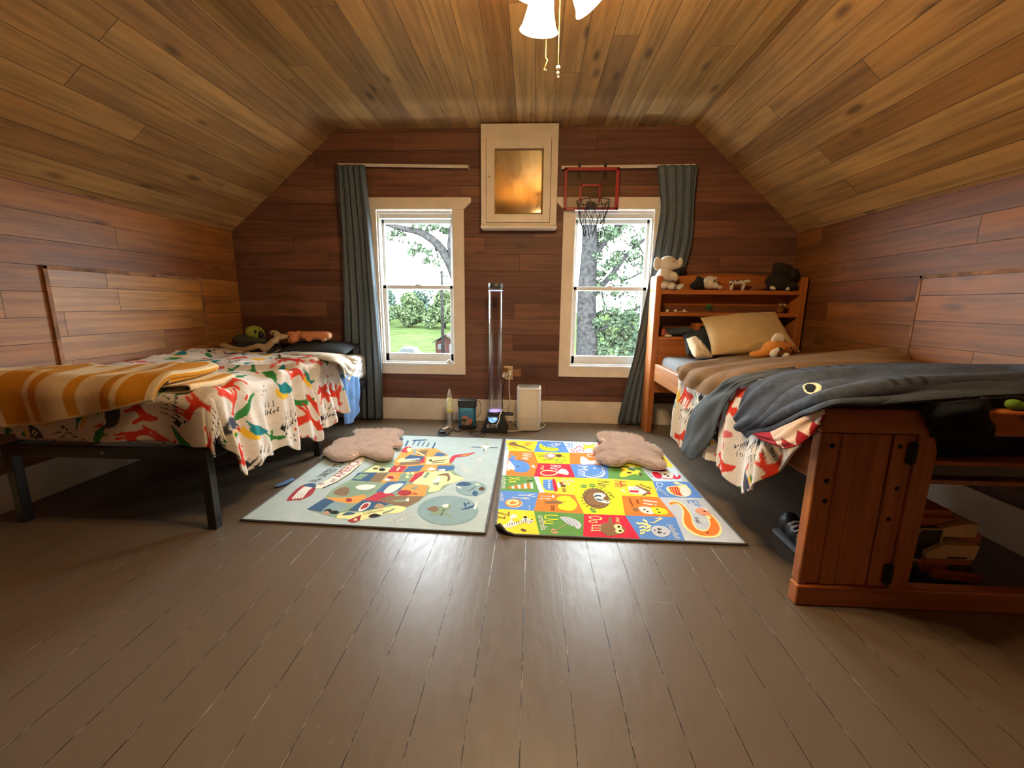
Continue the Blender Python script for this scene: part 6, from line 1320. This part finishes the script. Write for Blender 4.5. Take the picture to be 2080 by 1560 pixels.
for _o in list(C.objects):
    if _o.parent is None and _o.name.split('.')[0] in ('plush_elephant', 'plush_cow', 'toy_cow', 'toy_bison', 'plush_gorilla', 'toy_owl', 'folded_cloth', 'toy_box', 'plastic_plant', 'toy_shell', 'seashell', 'toy_dinosaur'): _o.location.y -= .042 if 'gorilla' in _o.name else .030

# toy truck and trainer behind the footboard
M['toywhite'] = plain('cream_toy_plastic', (.62, .50, .30), .45); M['toyorange'] = plain('orange_toy_plastic', (.42, .12, .028), .45)
t = thing('toy_truck', 'orange and cream toy truck with dark windows under the pine bed', 'toy', (1.64, 1.62, 0))
MB().box(1.45, 1.74, 1.56, 1.72, .045, .090, .006).box(1.68, 1.775, 1.575, 1.70, .165, .205, .005).box(1.46, 1.67, 1.60, 1.72, .262, .290, .006).prism([(1.54, .225), (1.665, .268), (1.46, .268), (1.46, .245)], 1, 1.575, 1.60).build('chassis', M['toyorange'], t)
MB().prism([(1.545, .120), (1.720, .120), (1.730, .178), (1.602, .178), (1.542, .145)], 1, 1.535, 1.60).prism([(1.60, .200), (1.735, .200), (1.735, .255), (1.690, .255), (1.60, .232)], 1, 1.56, 1.66).build('side_panel', M['toywhite'], t)
MB().box(1.543, 1.716, 1.537, 1.60, .094, .121, .002).build('side_stripe', M['toyorange'], t); MB().box(1.62, 1.69, 1.532, 1.537, .124, .130).build('grille', M['black'], t)
MB().prism([(1.468, .105), (1.600, .105), (1.600, .232), (1.520, .232), (1.490, .19)], 1, 1.555, 1.68).build('cab_window', M['black'], t)
MB().tube([(1.600, 1.552, .180), (1.600, 1.552, .234), (1.520, 1.552, .234), (1.492, 1.552, .192), (1.472, 1.552, .14), (1.466, 1.552, .104), (1.545, 1.552, .100)], .004, 8).build('window_frame', M['toywhite'], t)
for x in (1.50, 1.70):
    for y in (1.57, 1.71): MB().lathe([(.045, -.018), (.048, -.01), (.048, .01), (.045, .018)], 20, Matrix.Translation((x, y, .048)) @ Matrix.Rotation(PI / 2, 4, 'X')).build('wheel', M['black'], t)
MB().box(1.585, 1.760, 1.530, 1.556, .028, .062, .005, Matrix.Rotation(.10, 3, 'Y')).build('bumper', M['toyorange'], t)
t = thing('trainer_shoe', 'black trainer with white laces peeking from behind the pine footboard', 'shoe', (1.24, 1.80, 0))
MB().box(1.17, 1.275, 1.66, 1.90, .002, .028, .012).build('sole', plain('grey_rubber', (.16, .16, .17), .7), t)
blob('upper', [((1.222, 1.71, .050), (.048, .055, .036)), ((1.222, 1.78, .065), (.047, .06, .048)), ((1.222, 1.85, .075), (.044, .05, .058))], M['black'], t, .008)
for k in range(5): MB().tube([(1.178, 1.705 + k * .022, .080 + k * .006), (1.20, 1.70 + k * .022, .096 + k * .006), (1.235, 1.70 + k * .022, .097 + k * .006)], .0045, 6).build('lace', plain('white_lace', (.8, .76, .72)), t)
tag(blob('toy_leaf', [((1.625, 1.424, .756), (.05, .022, .014)), ((1.60, 1.424, .764), (.025, .018, .016)), ((1.67, 1.424, .753), (.02, .015, .010))], plain('green_toy', (.12, .24, .02), .6), None, .006), 'small green toy on the footboard top right of the dark throw', 'toy')

# ------------------------------------------------------------------ along the window wall
t = thing('bubble_tube', 'tall clear bubble tube lamp on a black base between the windows', 'lamp', (-.305, 3.46, 0))
bm_ = MB(); q0, q1 = (-.422, -.190, 3.365, 3.555), (-.372, -.236, 3.395, 3.525)
v0 = [(q0[0], q0[2], 0), (q0[1], q0[2], 0), (q0[1], q0[3], 0), (q0[0], q0[3], 0)]; v1 = [(q1[0], q1[2], .142), (q1[1], q1[2], .142), (q1[1], q1[3], .142), (q1[0], q1[3], .142)]
for i in range(4): bm_.quad(v0[i], v0[(i + 1) % 4], v1[(i + 1) % 4], v1[i])
bm_.quad(*v0[::-1]); bm_.quad(*v1); bmesh.ops.remove_doubles(bm_.bm, verts=bm_.bm.verts, dist=1e-5); base = bm_.build('base', M['black'], t, None, .008)
def on_base(x, z, lift=.0012): f = z / .142; return (x, 3.365 + .030 * f - lift, z)
lb_ = MB()
def base_text(s, x, z, w, h):
    V, F, W, H = letters(s)
    vs = [lb_.bm.verts.new(on_base(x + p[0] / W * w, z + p[1] / H * h, .004)) for p in V]
    for f in F:
        try: lb_.bm.faces.new([vs[i] for i in f])
        except ValueError: pass
base_text('6', -.366, .044, .020, .036); base_text('SUPERIM', -.340, .063, .055, .014); base_text('PLAYTIME', -.340, .046, .060, .012)
lb_.build('base_lettering', plain('worn_white_print', (.55, .52, .46), .6), base)
glow = NT('blue_white_glow'); glow.b.inputs['Base Color'].default_value = (.02, .05, .12, 1); nz = glow.noise(glow.coord(), 45, 3); glow.put(glow.b.inputs['Emission Color'], glow.ramp(nz, [(.35, (.03, .12, .35)), (.6, (.45, .75, 1.0))])); glow.b.inputs['Emission Strength'].default_value = 1.3
gb = MB(); pts = [on_base(-.318 + .042 * math.cos(a), .132 + .042 * math.sin(a) * 1.05, .0095) for a in np.linspace(PI, 2 * PI, 14)]; gb.bm.faces.new([gb.bm.verts.new(p) for p in pts]); gb.build('glow_window', glow.m, base)
MB().lathe([(.066, .140), (.068, .146), (.068, .168), (.062, .172)], 32, Matrix.Translation((-.303, 3.46, 0))).box(-.245, -.146, 3.418, 3.446, .140, .166, .004).build('collar', M['black'], t)
MB().lathe([(.056, 0), (.056, .002)], 28, Matrix.Translation((-.303, 3.46, .1722))).build('light_ring', plain('violet_glow', (.3, .2, .5), .4, emit=(.62, .45, 1.0), es=1.0), t)
tube = NT('clear_tube_acrylic'); fr_ = tube.add('ShaderNodeLayerWeight'); fr_.inputs[0].default_value = .35; tr = tube.add('ShaderNodeBsdfTransparent'); tr.inputs[0].default_value = (.965, .965, .975, 1); gl = tube.add('ShaderNodeBsdfGlossy'); gl.inputs['Roughness'].default_value = .12; mx = tube.add('ShaderNodeMixShader')
tube.t.links.new(tube.m_('MULTIPLY', fr_.outputs[1], .55), mx.inputs[0]); tube.t.links.new(tr.outputs[0], mx.inputs[1]); tube.t.links.new(gl.outputs[0], mx.inputs[2]); tube.t.links.new(mx.outputs[0], tube.n['Material Output'].inputs[0])
MB().lathe([(.0585, .172), (.0585, 1.196)], 40, Matrix.Translation((-.303, 3.46, 0)), cap=False).lathe([(.0540, .172), (.0540, 1.196)], 40, Matrix.Translation((-.303, 3.46, 0)), cap=False).build('clear_tube', tube.m, t)
MB().lathe([(.059, 1.196), (.0605, 1.200), (.0605, 1.236), (.056, 1.240)], 32, Matrix.Translation((-.303, 3.46, 0))).build('top_cap', plain('dark_grey_cap', (.045, .05, .048), .4), t)
MB().lathe([(.0592, 1.176), (.0592, 1.184)], 32, Matrix.Translation((-.303, 3.46, 0)), cap=False).build('light_band', plain('light_band_glow', (.5, .6, .8), .2, emit=(.55, .68, 1.0), es=.8), t)  # bright ring of light near the tube top, put in as a glowing band

t = thing('lava_lamp', 'small lava lamp with pale yellow wax and silver base', 'lamp', (-.706, 3.50, 0)); mt = Matrix.Translation((-.706, 3.50, 0))
MB().lathe([(.042, 0), (.040, .006), (.026, .030), (.024, .05), (.030, .12), (.031, .136), (.028, .140)], 28, mt).build('base', plain('brushed_silver', (.50, .46, .42), .35, .7), t)
MB().lathe([(.0285, .140), (.0292, .165), (.0265, .22), (.0215, .275)], 28, mt).build('glass_bottle', plain('pale_yellow_liquid', (.62, .62, .36), .15, emit=(.85, .85, .45), es=.08), t); MB().lathe([(.0290, .141), (.0296, .150), (.0294, .166), (.0288, .168)], 28, mt).build('wax', plain('yellow_wax', (.72, .62, .12), .3), t)
MB().lathe([(.0218, .275), (.0205, .285), (.014, .32), (.0075, .340), (.004, .347)], 24, mt).build('cap', plain('satin_silver', (.62, .58, .54), .3, .6), t)
def cord(name, pts, r, mat, label=None, cat=None, parent=None):
    P = catmull(np.array(pts, float) / 1000, np.linspace(0, 1, len(pts) * 7)); o = MB().tube([tuple(p) for p in P], r, 7).build(name, mat, parent); return tag(o, label, cat) if label else o
c_ = cord('lamp_cord', LAVA_CORD, .0042, M['black'], 'black lamp cord coiled on the floor before the lava lamp', 'cord'); MB().tube([(-.70, 3.40, .03), (-.74, 3.35, .026)], .011, 8).build('switch', M['white'], c_); MB().box(-.755, -.705, 3.27, 3.31, .008, .034, .006, Matrix.Rotation(.5, 3, 'Z')).build('plug', M['black'], c_)
cord('loose_cord', COIL, .0028, M['black'], 'thin black power cord looped on the floor before the bubble tube', 'cord')

t = thing('aquarium_lamp', 'toy aquarium lamp with black lid and blue reef picture', 'lamp', (-.552, 3.51, 0))
def rounded(x0, x1, y0, y1, r, n=5):
    o = []
    for cx, cy, a in ((x1 - r, y0 + r, -PI / 2), (x1 - r, y1 - r, 0), (x0 + r, y1 - r, PI / 2), (x0 + r, y0 + r, PI)):
        for k in range(n + 1): o.append((cx + r * math.cos(a + k * PI / 2 / n), cy + r * math.sin(a + k * PI / 2 / n)))
    return o
MB().prism(rounded(-.634, -.472, 3.46, 3.56, .03), 2, .190, .256).build('lid', M['black'], t, None, .006); MB().prism(rounded(-.632, -.474, 3.462, 3.558, .03), 2, .0, .030).build('base', M['black'], t, None, .004)
MB().prism(rounded(-.628, -.478, 3.465, 3.555, .03), 2, .030, .190).build('tank', plain('sea_blue_panel', (.015, .13, .24), .15), t)
ap = MB(); mats = [plain('coral_red', (.50, .13, .10), .3), plain('reef_dark', (.035, .03, .022), .3), plain('reef_tan', (.30, .20, .12), .3), plain('reef_white', (.6, .55, .5), .3), plain('light_sea', (.03, .24, .38), .2)]
def ap_poly(mi, pts, dy):
    f = ap.bm.faces.new([ap.bm.verts.new((x, 3.4645 - dy, z)) for x, z in smooth_loop(pts, 3)]); f.material_index = mi
ap_poly(4, [(-.60, .185), (-.505, .185), (-.505, .150), (-.55, .165), (-.60, .155)], .0002); ap_poly(1, [(-.60, .032), (-.505, .032), (-.502, .07), (-.53, .095), (-.57, .085), (-.602, .10)], .0004); ap_poly(0, [(-.602, .092), (-.585, .112), (-.56, .118), (-.535, .100), (-.508, .092), (-.505, .075), (-.54, .085), (-.575, .095)], .0006); ap_poly(2, [(-.575, .04), (-.53, .04), (-.51, .07), (-.535, .085), (-.56, .075)], .0006); ap_poly(3, [(-.592, .04), (-.586, .04), (-.584, .065), (-.590, .068)], .0008); ap_poly(0, [(-.52, .05), (-.506, .06), (-.51, .085), (-.53, .075)], .0009)
ap.build('reef_picture', mats, t); cord('wire', TANK_WIRE, .0022, M['black'], parent=t)

t = thing('air_purifier', 'white upright air purifier beside the bubble tube', 'air purifier', (-.015, 3.53, 0))
dot = NT('perforated_white'); s_ = dot.add('ShaderNodeSeparateXYZ'); dot.put(s_.inputs[0], dot.coord()); k = 190.0
dx = dot.m_('SUBTRACT', dot.m_('FRACT', dot.m_('MULTIPLY', s_.outputs[0], k)), .5); dzz = dot.m_('SUBTRACT', dot.m_('FRACT', dot.m_('MULTIPLY', s_.outputs[2], k)), .5); dd_ = dot.m_('ADD', dot.m_('MULTIPLY', dx, dx), dot.m_('MULTIPLY', dzz, dzz))
dot.put(dot.b.inputs['Base Color'], dot.mix(dot.m_('MULTIPLY', dot.m_('LESS_THAN', dd_, .06), dot.step(s_.outputs[2], .135, .115)), (.66, .60, .52), (.28, .24, .20))); dot.b.inputs['Roughness'].default_value = .45
MB().prism(rounded(-.120, .086, 3.43, 3.63, .05, 8), 2, .006, .378).build('body', dot.m, t, None, .006); MB().prism(rounded(-.105, .071, 3.445, 3.615, .045, 8), 2, .378, .3795).build('top_grille', plain('grey_grille', (.22, .19, .16), .6), t); MB().prism(rounded(-.108, .074, 3.445, 3.615, .045, 8), 2, 0, .007).build('foot', M['black'], t)
cord('purifier_cord', WHITE_CORD, .0045, M['white'], 'white cord running from the wall outlet around the black base', 'cord'); cord('short_cord', STRAY_CORD, .0038, M['white'], 'short white cord end on the floor beside the air purifier', 'cord')

t = thing('wall_outlet', 'cream wall outlet plate between bubble tube and right window', 'outlet', (-.208, YB, .457))
MB().box(-.250, -.168, YB - .007, YB, .394, .520, .004).build('plate', plain('cream_plate', (.60, .46, .27), .4), t)
for z in (.485, .430): MB().box(-.226, -.192, YB - .010, YB - .006, z - .016, z + .016, .004).build('socket', plain('ivory_socket', (.50, .37, .2), .4), t)
t2 = thing('power_plug', 'dark plug with a white tag in the wall outlet', 'plug', (-.235, 3.73, .487)); MB().box(-.250, -.215, 3.715, YB - .0072, .470, .500, .006).build('plug_body', M['pl_brown'], t2); MB().box(-.262, -.222, 3.712, 3.716, .418, .462, .001, Matrix.Rotation(.5, 3, 'Y')).build('tag', M['white'], t2); MB().tube([(-.232, 3.716, .47), (-.240, 3.70, .40), (-.255, 3.69, .30), (-.262, 3.69, .22), (-.25, 3.68, .10), (-.24, 3.64, .012)], .003, 6).build('cord', M['black'], t2)
t2 = thing('power_plug', 'white plug of the air purifier in the wall outlet', 'plug', (-.192, 3.73, .46)); MB().box(-.206, -.176, 3.712, YB - .0072, .435, .480, .008).build('plug_body', M['white'], t2)
tag(MB().box(-.166, -.096, YB - .012, YB, .423, .492, .002).build('blank_plate', plain('tan_wood_plate', (.26, .12, .055), .6)), 'small square wooden cover plate right of the outlet', 'cover plate')

# ------------------------------------------------------------------ rugs
PAL = [(.86, .62, .035), (.10, .24, .58), (.55, .66, .74), (.58, .018, .045), (.80, .20, .025), (.66, .68, .020), (.11, .27, .06), (.74, .71, .64), (.24, .13, .055), (.020, .016, .014), (.50, .53, .58), (.84, .74, .34), (.82, .30, .16), (.10, .05, .022), (.42, .28, .17), (.035, .085, .165), (.22, .33, .35), (.40, .42, .40), (.34, .035, .045), (.5, .1, .3)]
RUGM = [cloth_mat('rug_dye', c, 300, .97, .15, .30, .14) for c in PAL]
PAL2 = list(PAL); PAL2[19] = (.25, .34, .23); PAL2[6] = (.22, .31, .21); PAL2[1] = (.06, .14, .29); PAL2[4] = (.66, .31, .075); PAL2[3] = (.45, .04, .06); PAL2[15] = (.045, .10, .19); PAL2[8] = (.22, .14, .08)
MAPM = [cloth_mat('map_dye', c, 300, .97, .15, .30, .14) for c in PAL2]
RUG_BASE_L = cloth_mat('rug_pale_blue', (.40, .48, .47), 300, .97, .15, .30, .12); RUG_BASE_A = cloth_mat('rug_pale_grey', (.46, .51, .54), 300, .97, .15, .30, .10); RUG_EDGE = cloth_mat('rug_binding', (.12, .125, .135), 500, .9)
def rug(name, label, corners, art, base, dull, curl, mats=RUGM):
    mb = MB(); H = .008
    A = [mb.bm.verts.new((x, y, .001)) for x, y in corners]; B = [mb.bm.verts.new((x, y, H)) for x, y in corners]
    mb.bm.faces.new(A[::-1]).material_index = 1; mb.bm.faces.new(B).material_index = 0
    for i in range(4): mb.bm.faces.new((A[i], A[(i + 1) % 4], B[(i + 1) % 4], B[i])).material_index = 1
    cx = sum(c[0] for c in corners) / 4; cy = sum(c[1] for c in corners) / 4
    def inside(x, y, m=.006):
        return inq(x, y, m)
    quad = [Vector(c) for c in corners]
    def clampq(x, y, m=.007):
        p = Vector((x, y))
        for i in range(4):
            a, b = quad[i], quad[(i + 1) % 4]; e = (b - a).normalized(); n = Vector((-e.y, e.x)); dist = (p - a).dot(n)
            if dist < m: p += n * (m - dist)
        return p
    for ei, e in enumerate(art):
        z = H + .0004 * e[2] + ei * 2.5e-6
        if e[0] == 'p':
            pts = [(e[4][i] / 1000, e[4][i + 1] / 1000) for i in range(0, len(e[4]), 2)]
            if e[3]: pts = smooth_loop(pts, 3)
            vs = []
            for p in pts:
                q = clampq(*p)
                if not vs or (Vector((q.x, q.y, z)) - vs[-1].co).length > 1e-5: vs.append(mb.bm.verts.new((q.x, q.y, z)))
            if len(vs) > 2:
                f = mb.bm.faces.new(vs); f.material_index = e[1] + 2; f.normal_update()
                if f.normal.z < 0: f.normal_flip()
        else:
            V, F, W, Hh = letters(e[3]); ln, hh, a = e[6] / 1000, e[7] / 1000, e[8]; u = Vector((math.cos(a), math.sin(a))); v = Vector((-u.y, u.x))
            vs = []
            for p in V:
                q = clampq(*(Vector((e[4], e[5])) / 1000 + u * (p[0] / W * ln) + v * (p[1] / Hh * hh))); vs.append(mb.bm.verts.new((q.x, q.y, z)))
            for f in F:
                try:
                    g_ = mb.bm.faces.new([vs[i] for i in f]); g_.material_index = e[1] + 2
                except ValueError: pass
    if curl:
        for ax in (0, 1):
            for k in range(10):
                c0 = curl[ax] + (k - 2) * .014 * (1 if ax == 0 else 1)
                bmesh.ops.bisect_plane(mb.bm, geom=mb.bm.verts[:] + mb.bm.edges[:] + mb.bm.faces[:], plane_co=(c0, 0, 0) if ax == 0 else (0, c0, 0), plane_no=(1, 0, 0) if ax == 0 else (0, 1, 0))
        for v in mb.bm.verts:
            d = ((v.co.x - curl[0]) + (v.co.y - curl[1])) / .11
            if d < 1: h = (1 - d); v.co.z += .050 * h * h; v.co.x += .030 * h * h; v.co.y += .020 * h * h
    o_ = MB(); o_.bm.free(); o_.bm = mb.bm
    me = bpy.data.meshes.new(name); mb.bm.normal_update(); mb.bm.to_mesh(me); mb.bm.free(); o = link(name, me, [base, RUG_EDGE] + mats)
    ed = MB(); cs = [Vector((x, y, .006)) for x, y in corners]; loop = []
    for i in range(4):
        a, b = cs[i], cs[(i + 1) % 4]
        for k in range(24): loop.append(a.lerp(b, k / 24))
    if curl:
        for p in loop:
            d = ((p.x - curl[0]) + (p.y - curl[1])) / .11
            if d < 1: h = 1 - d; p.z += .050 * h * h; p.x += .030 * h * h; p.y += .020 * h * h
    ed.tube(loop, .0062, 6, closed=True).build('binding', RUG_EDGE, o)
    return tag(o, label, 'rug')
rug('map_rug', 'pale blue rug with an illustrated map of the United States', [(-1.426, 1.836), (-.205, 1.790), (-.217, 3.202), (-1.418, 3.240)], MAP_ART, RUG_BASE_L, 1, None, MAPM)
rug('alphabet_rug', 'bright patchwork alphabet rug with letters and animals', [(-.160, 1.789), (.995, 1.778), (.979, 3.163), (-.199, 3.203)], ABC_ART, RUG_BASE_A, 1, (-.165, 1.785))

M['fur'] = cloth_mat('blush_fur', (.72, .58, .51), 260, .98, .4, .6, .22); M['fur_tip'] = cloth_mat('blush_fur_hair', (.80, .68, .61), 260, .98, .4, .2, .2)
def bear_mat(name, label, outline, seed):
    pts = [(x / 1000, y / 1000) for x, y in outline]; pts = smooth_loop(pts, 6)
    mb = MB(); mb.prism(pts, 2, .012, .050)
    o = mb.build(name, M['fur'])
    md = o.modifiers.new('fuse', 'REMESH'); md.mode = 'VOXEL'; md.voxel_size = .010; md.use_smooth_shade = True
    m2 = o.modifiers.new('soft', 'SMOOTH'); m2.factor = .5; m2.iterations = 8
    P = np.array(pts); mn, mx_ = P.min(0), P.max(0); r = np.random.default_rng(seed); c = r.uniform(mn, mx_, (60000, 2)); c = c[inpoly(c[:, 0], c[:, 1], pts)]
    k = len(c); base = np.column_stack([c, np.full(k, .046)])
    dmin = np.full(k, 9.0)
    for a in P[::2]: dmin = np.minimum(dmin, np.hypot(c[:, 0] - a[0], c[:, 1] - a[1]))
    edge = np.clip(1 - dmin / .03, 0, 1); base[:, 2] -= .024 * edge ** 2
    g = np.array([0, 0, 1.0]) + np.zeros((k, 3)); ctr = P.mean(0); out = c - ctr; out /= np.linalg.norm(out, axis=1, keepdims=True) + 1e-6; g[:, :2] += out * edge[:, None] * 1.4; sw = vnoise(c[:, 0] * 14, c[:, 1] * 14, seed) * 2 * PI; g[:, 0] += .55 * np.cos(sw); g[:, 1] += .55 * np.sin(sw)
    V, F = fur_blades(base, g / np.linalg.norm(g, axis=1, keepdims=True), .024, .0013, k * 2, .35, seed)
    mesh_vf('fur', V, F, M['fur_tip'], o)
    return tag(o, label, 'mat')
bear_mat('bear_rug', 'fluffy blush pink bear shaped mat on the back corner of the map rug', BEAR_LEFT, 3); bear_mat('bear_rug', 'fluffy blush pink bear shaped mat on the alphabet rug', BEAR_RIGHT, 4)
tag(blob('cloth_scrap', [((-1.465, 2.245, .010), (.020, .05, .008), -.5), ((-1.45, 2.29, .011), (.018, .04, .009), -.3)], M['blue_cloth'], None, .004), 'scrap of blue cloth on the floor at the left edge of the map rug', 'cloth')
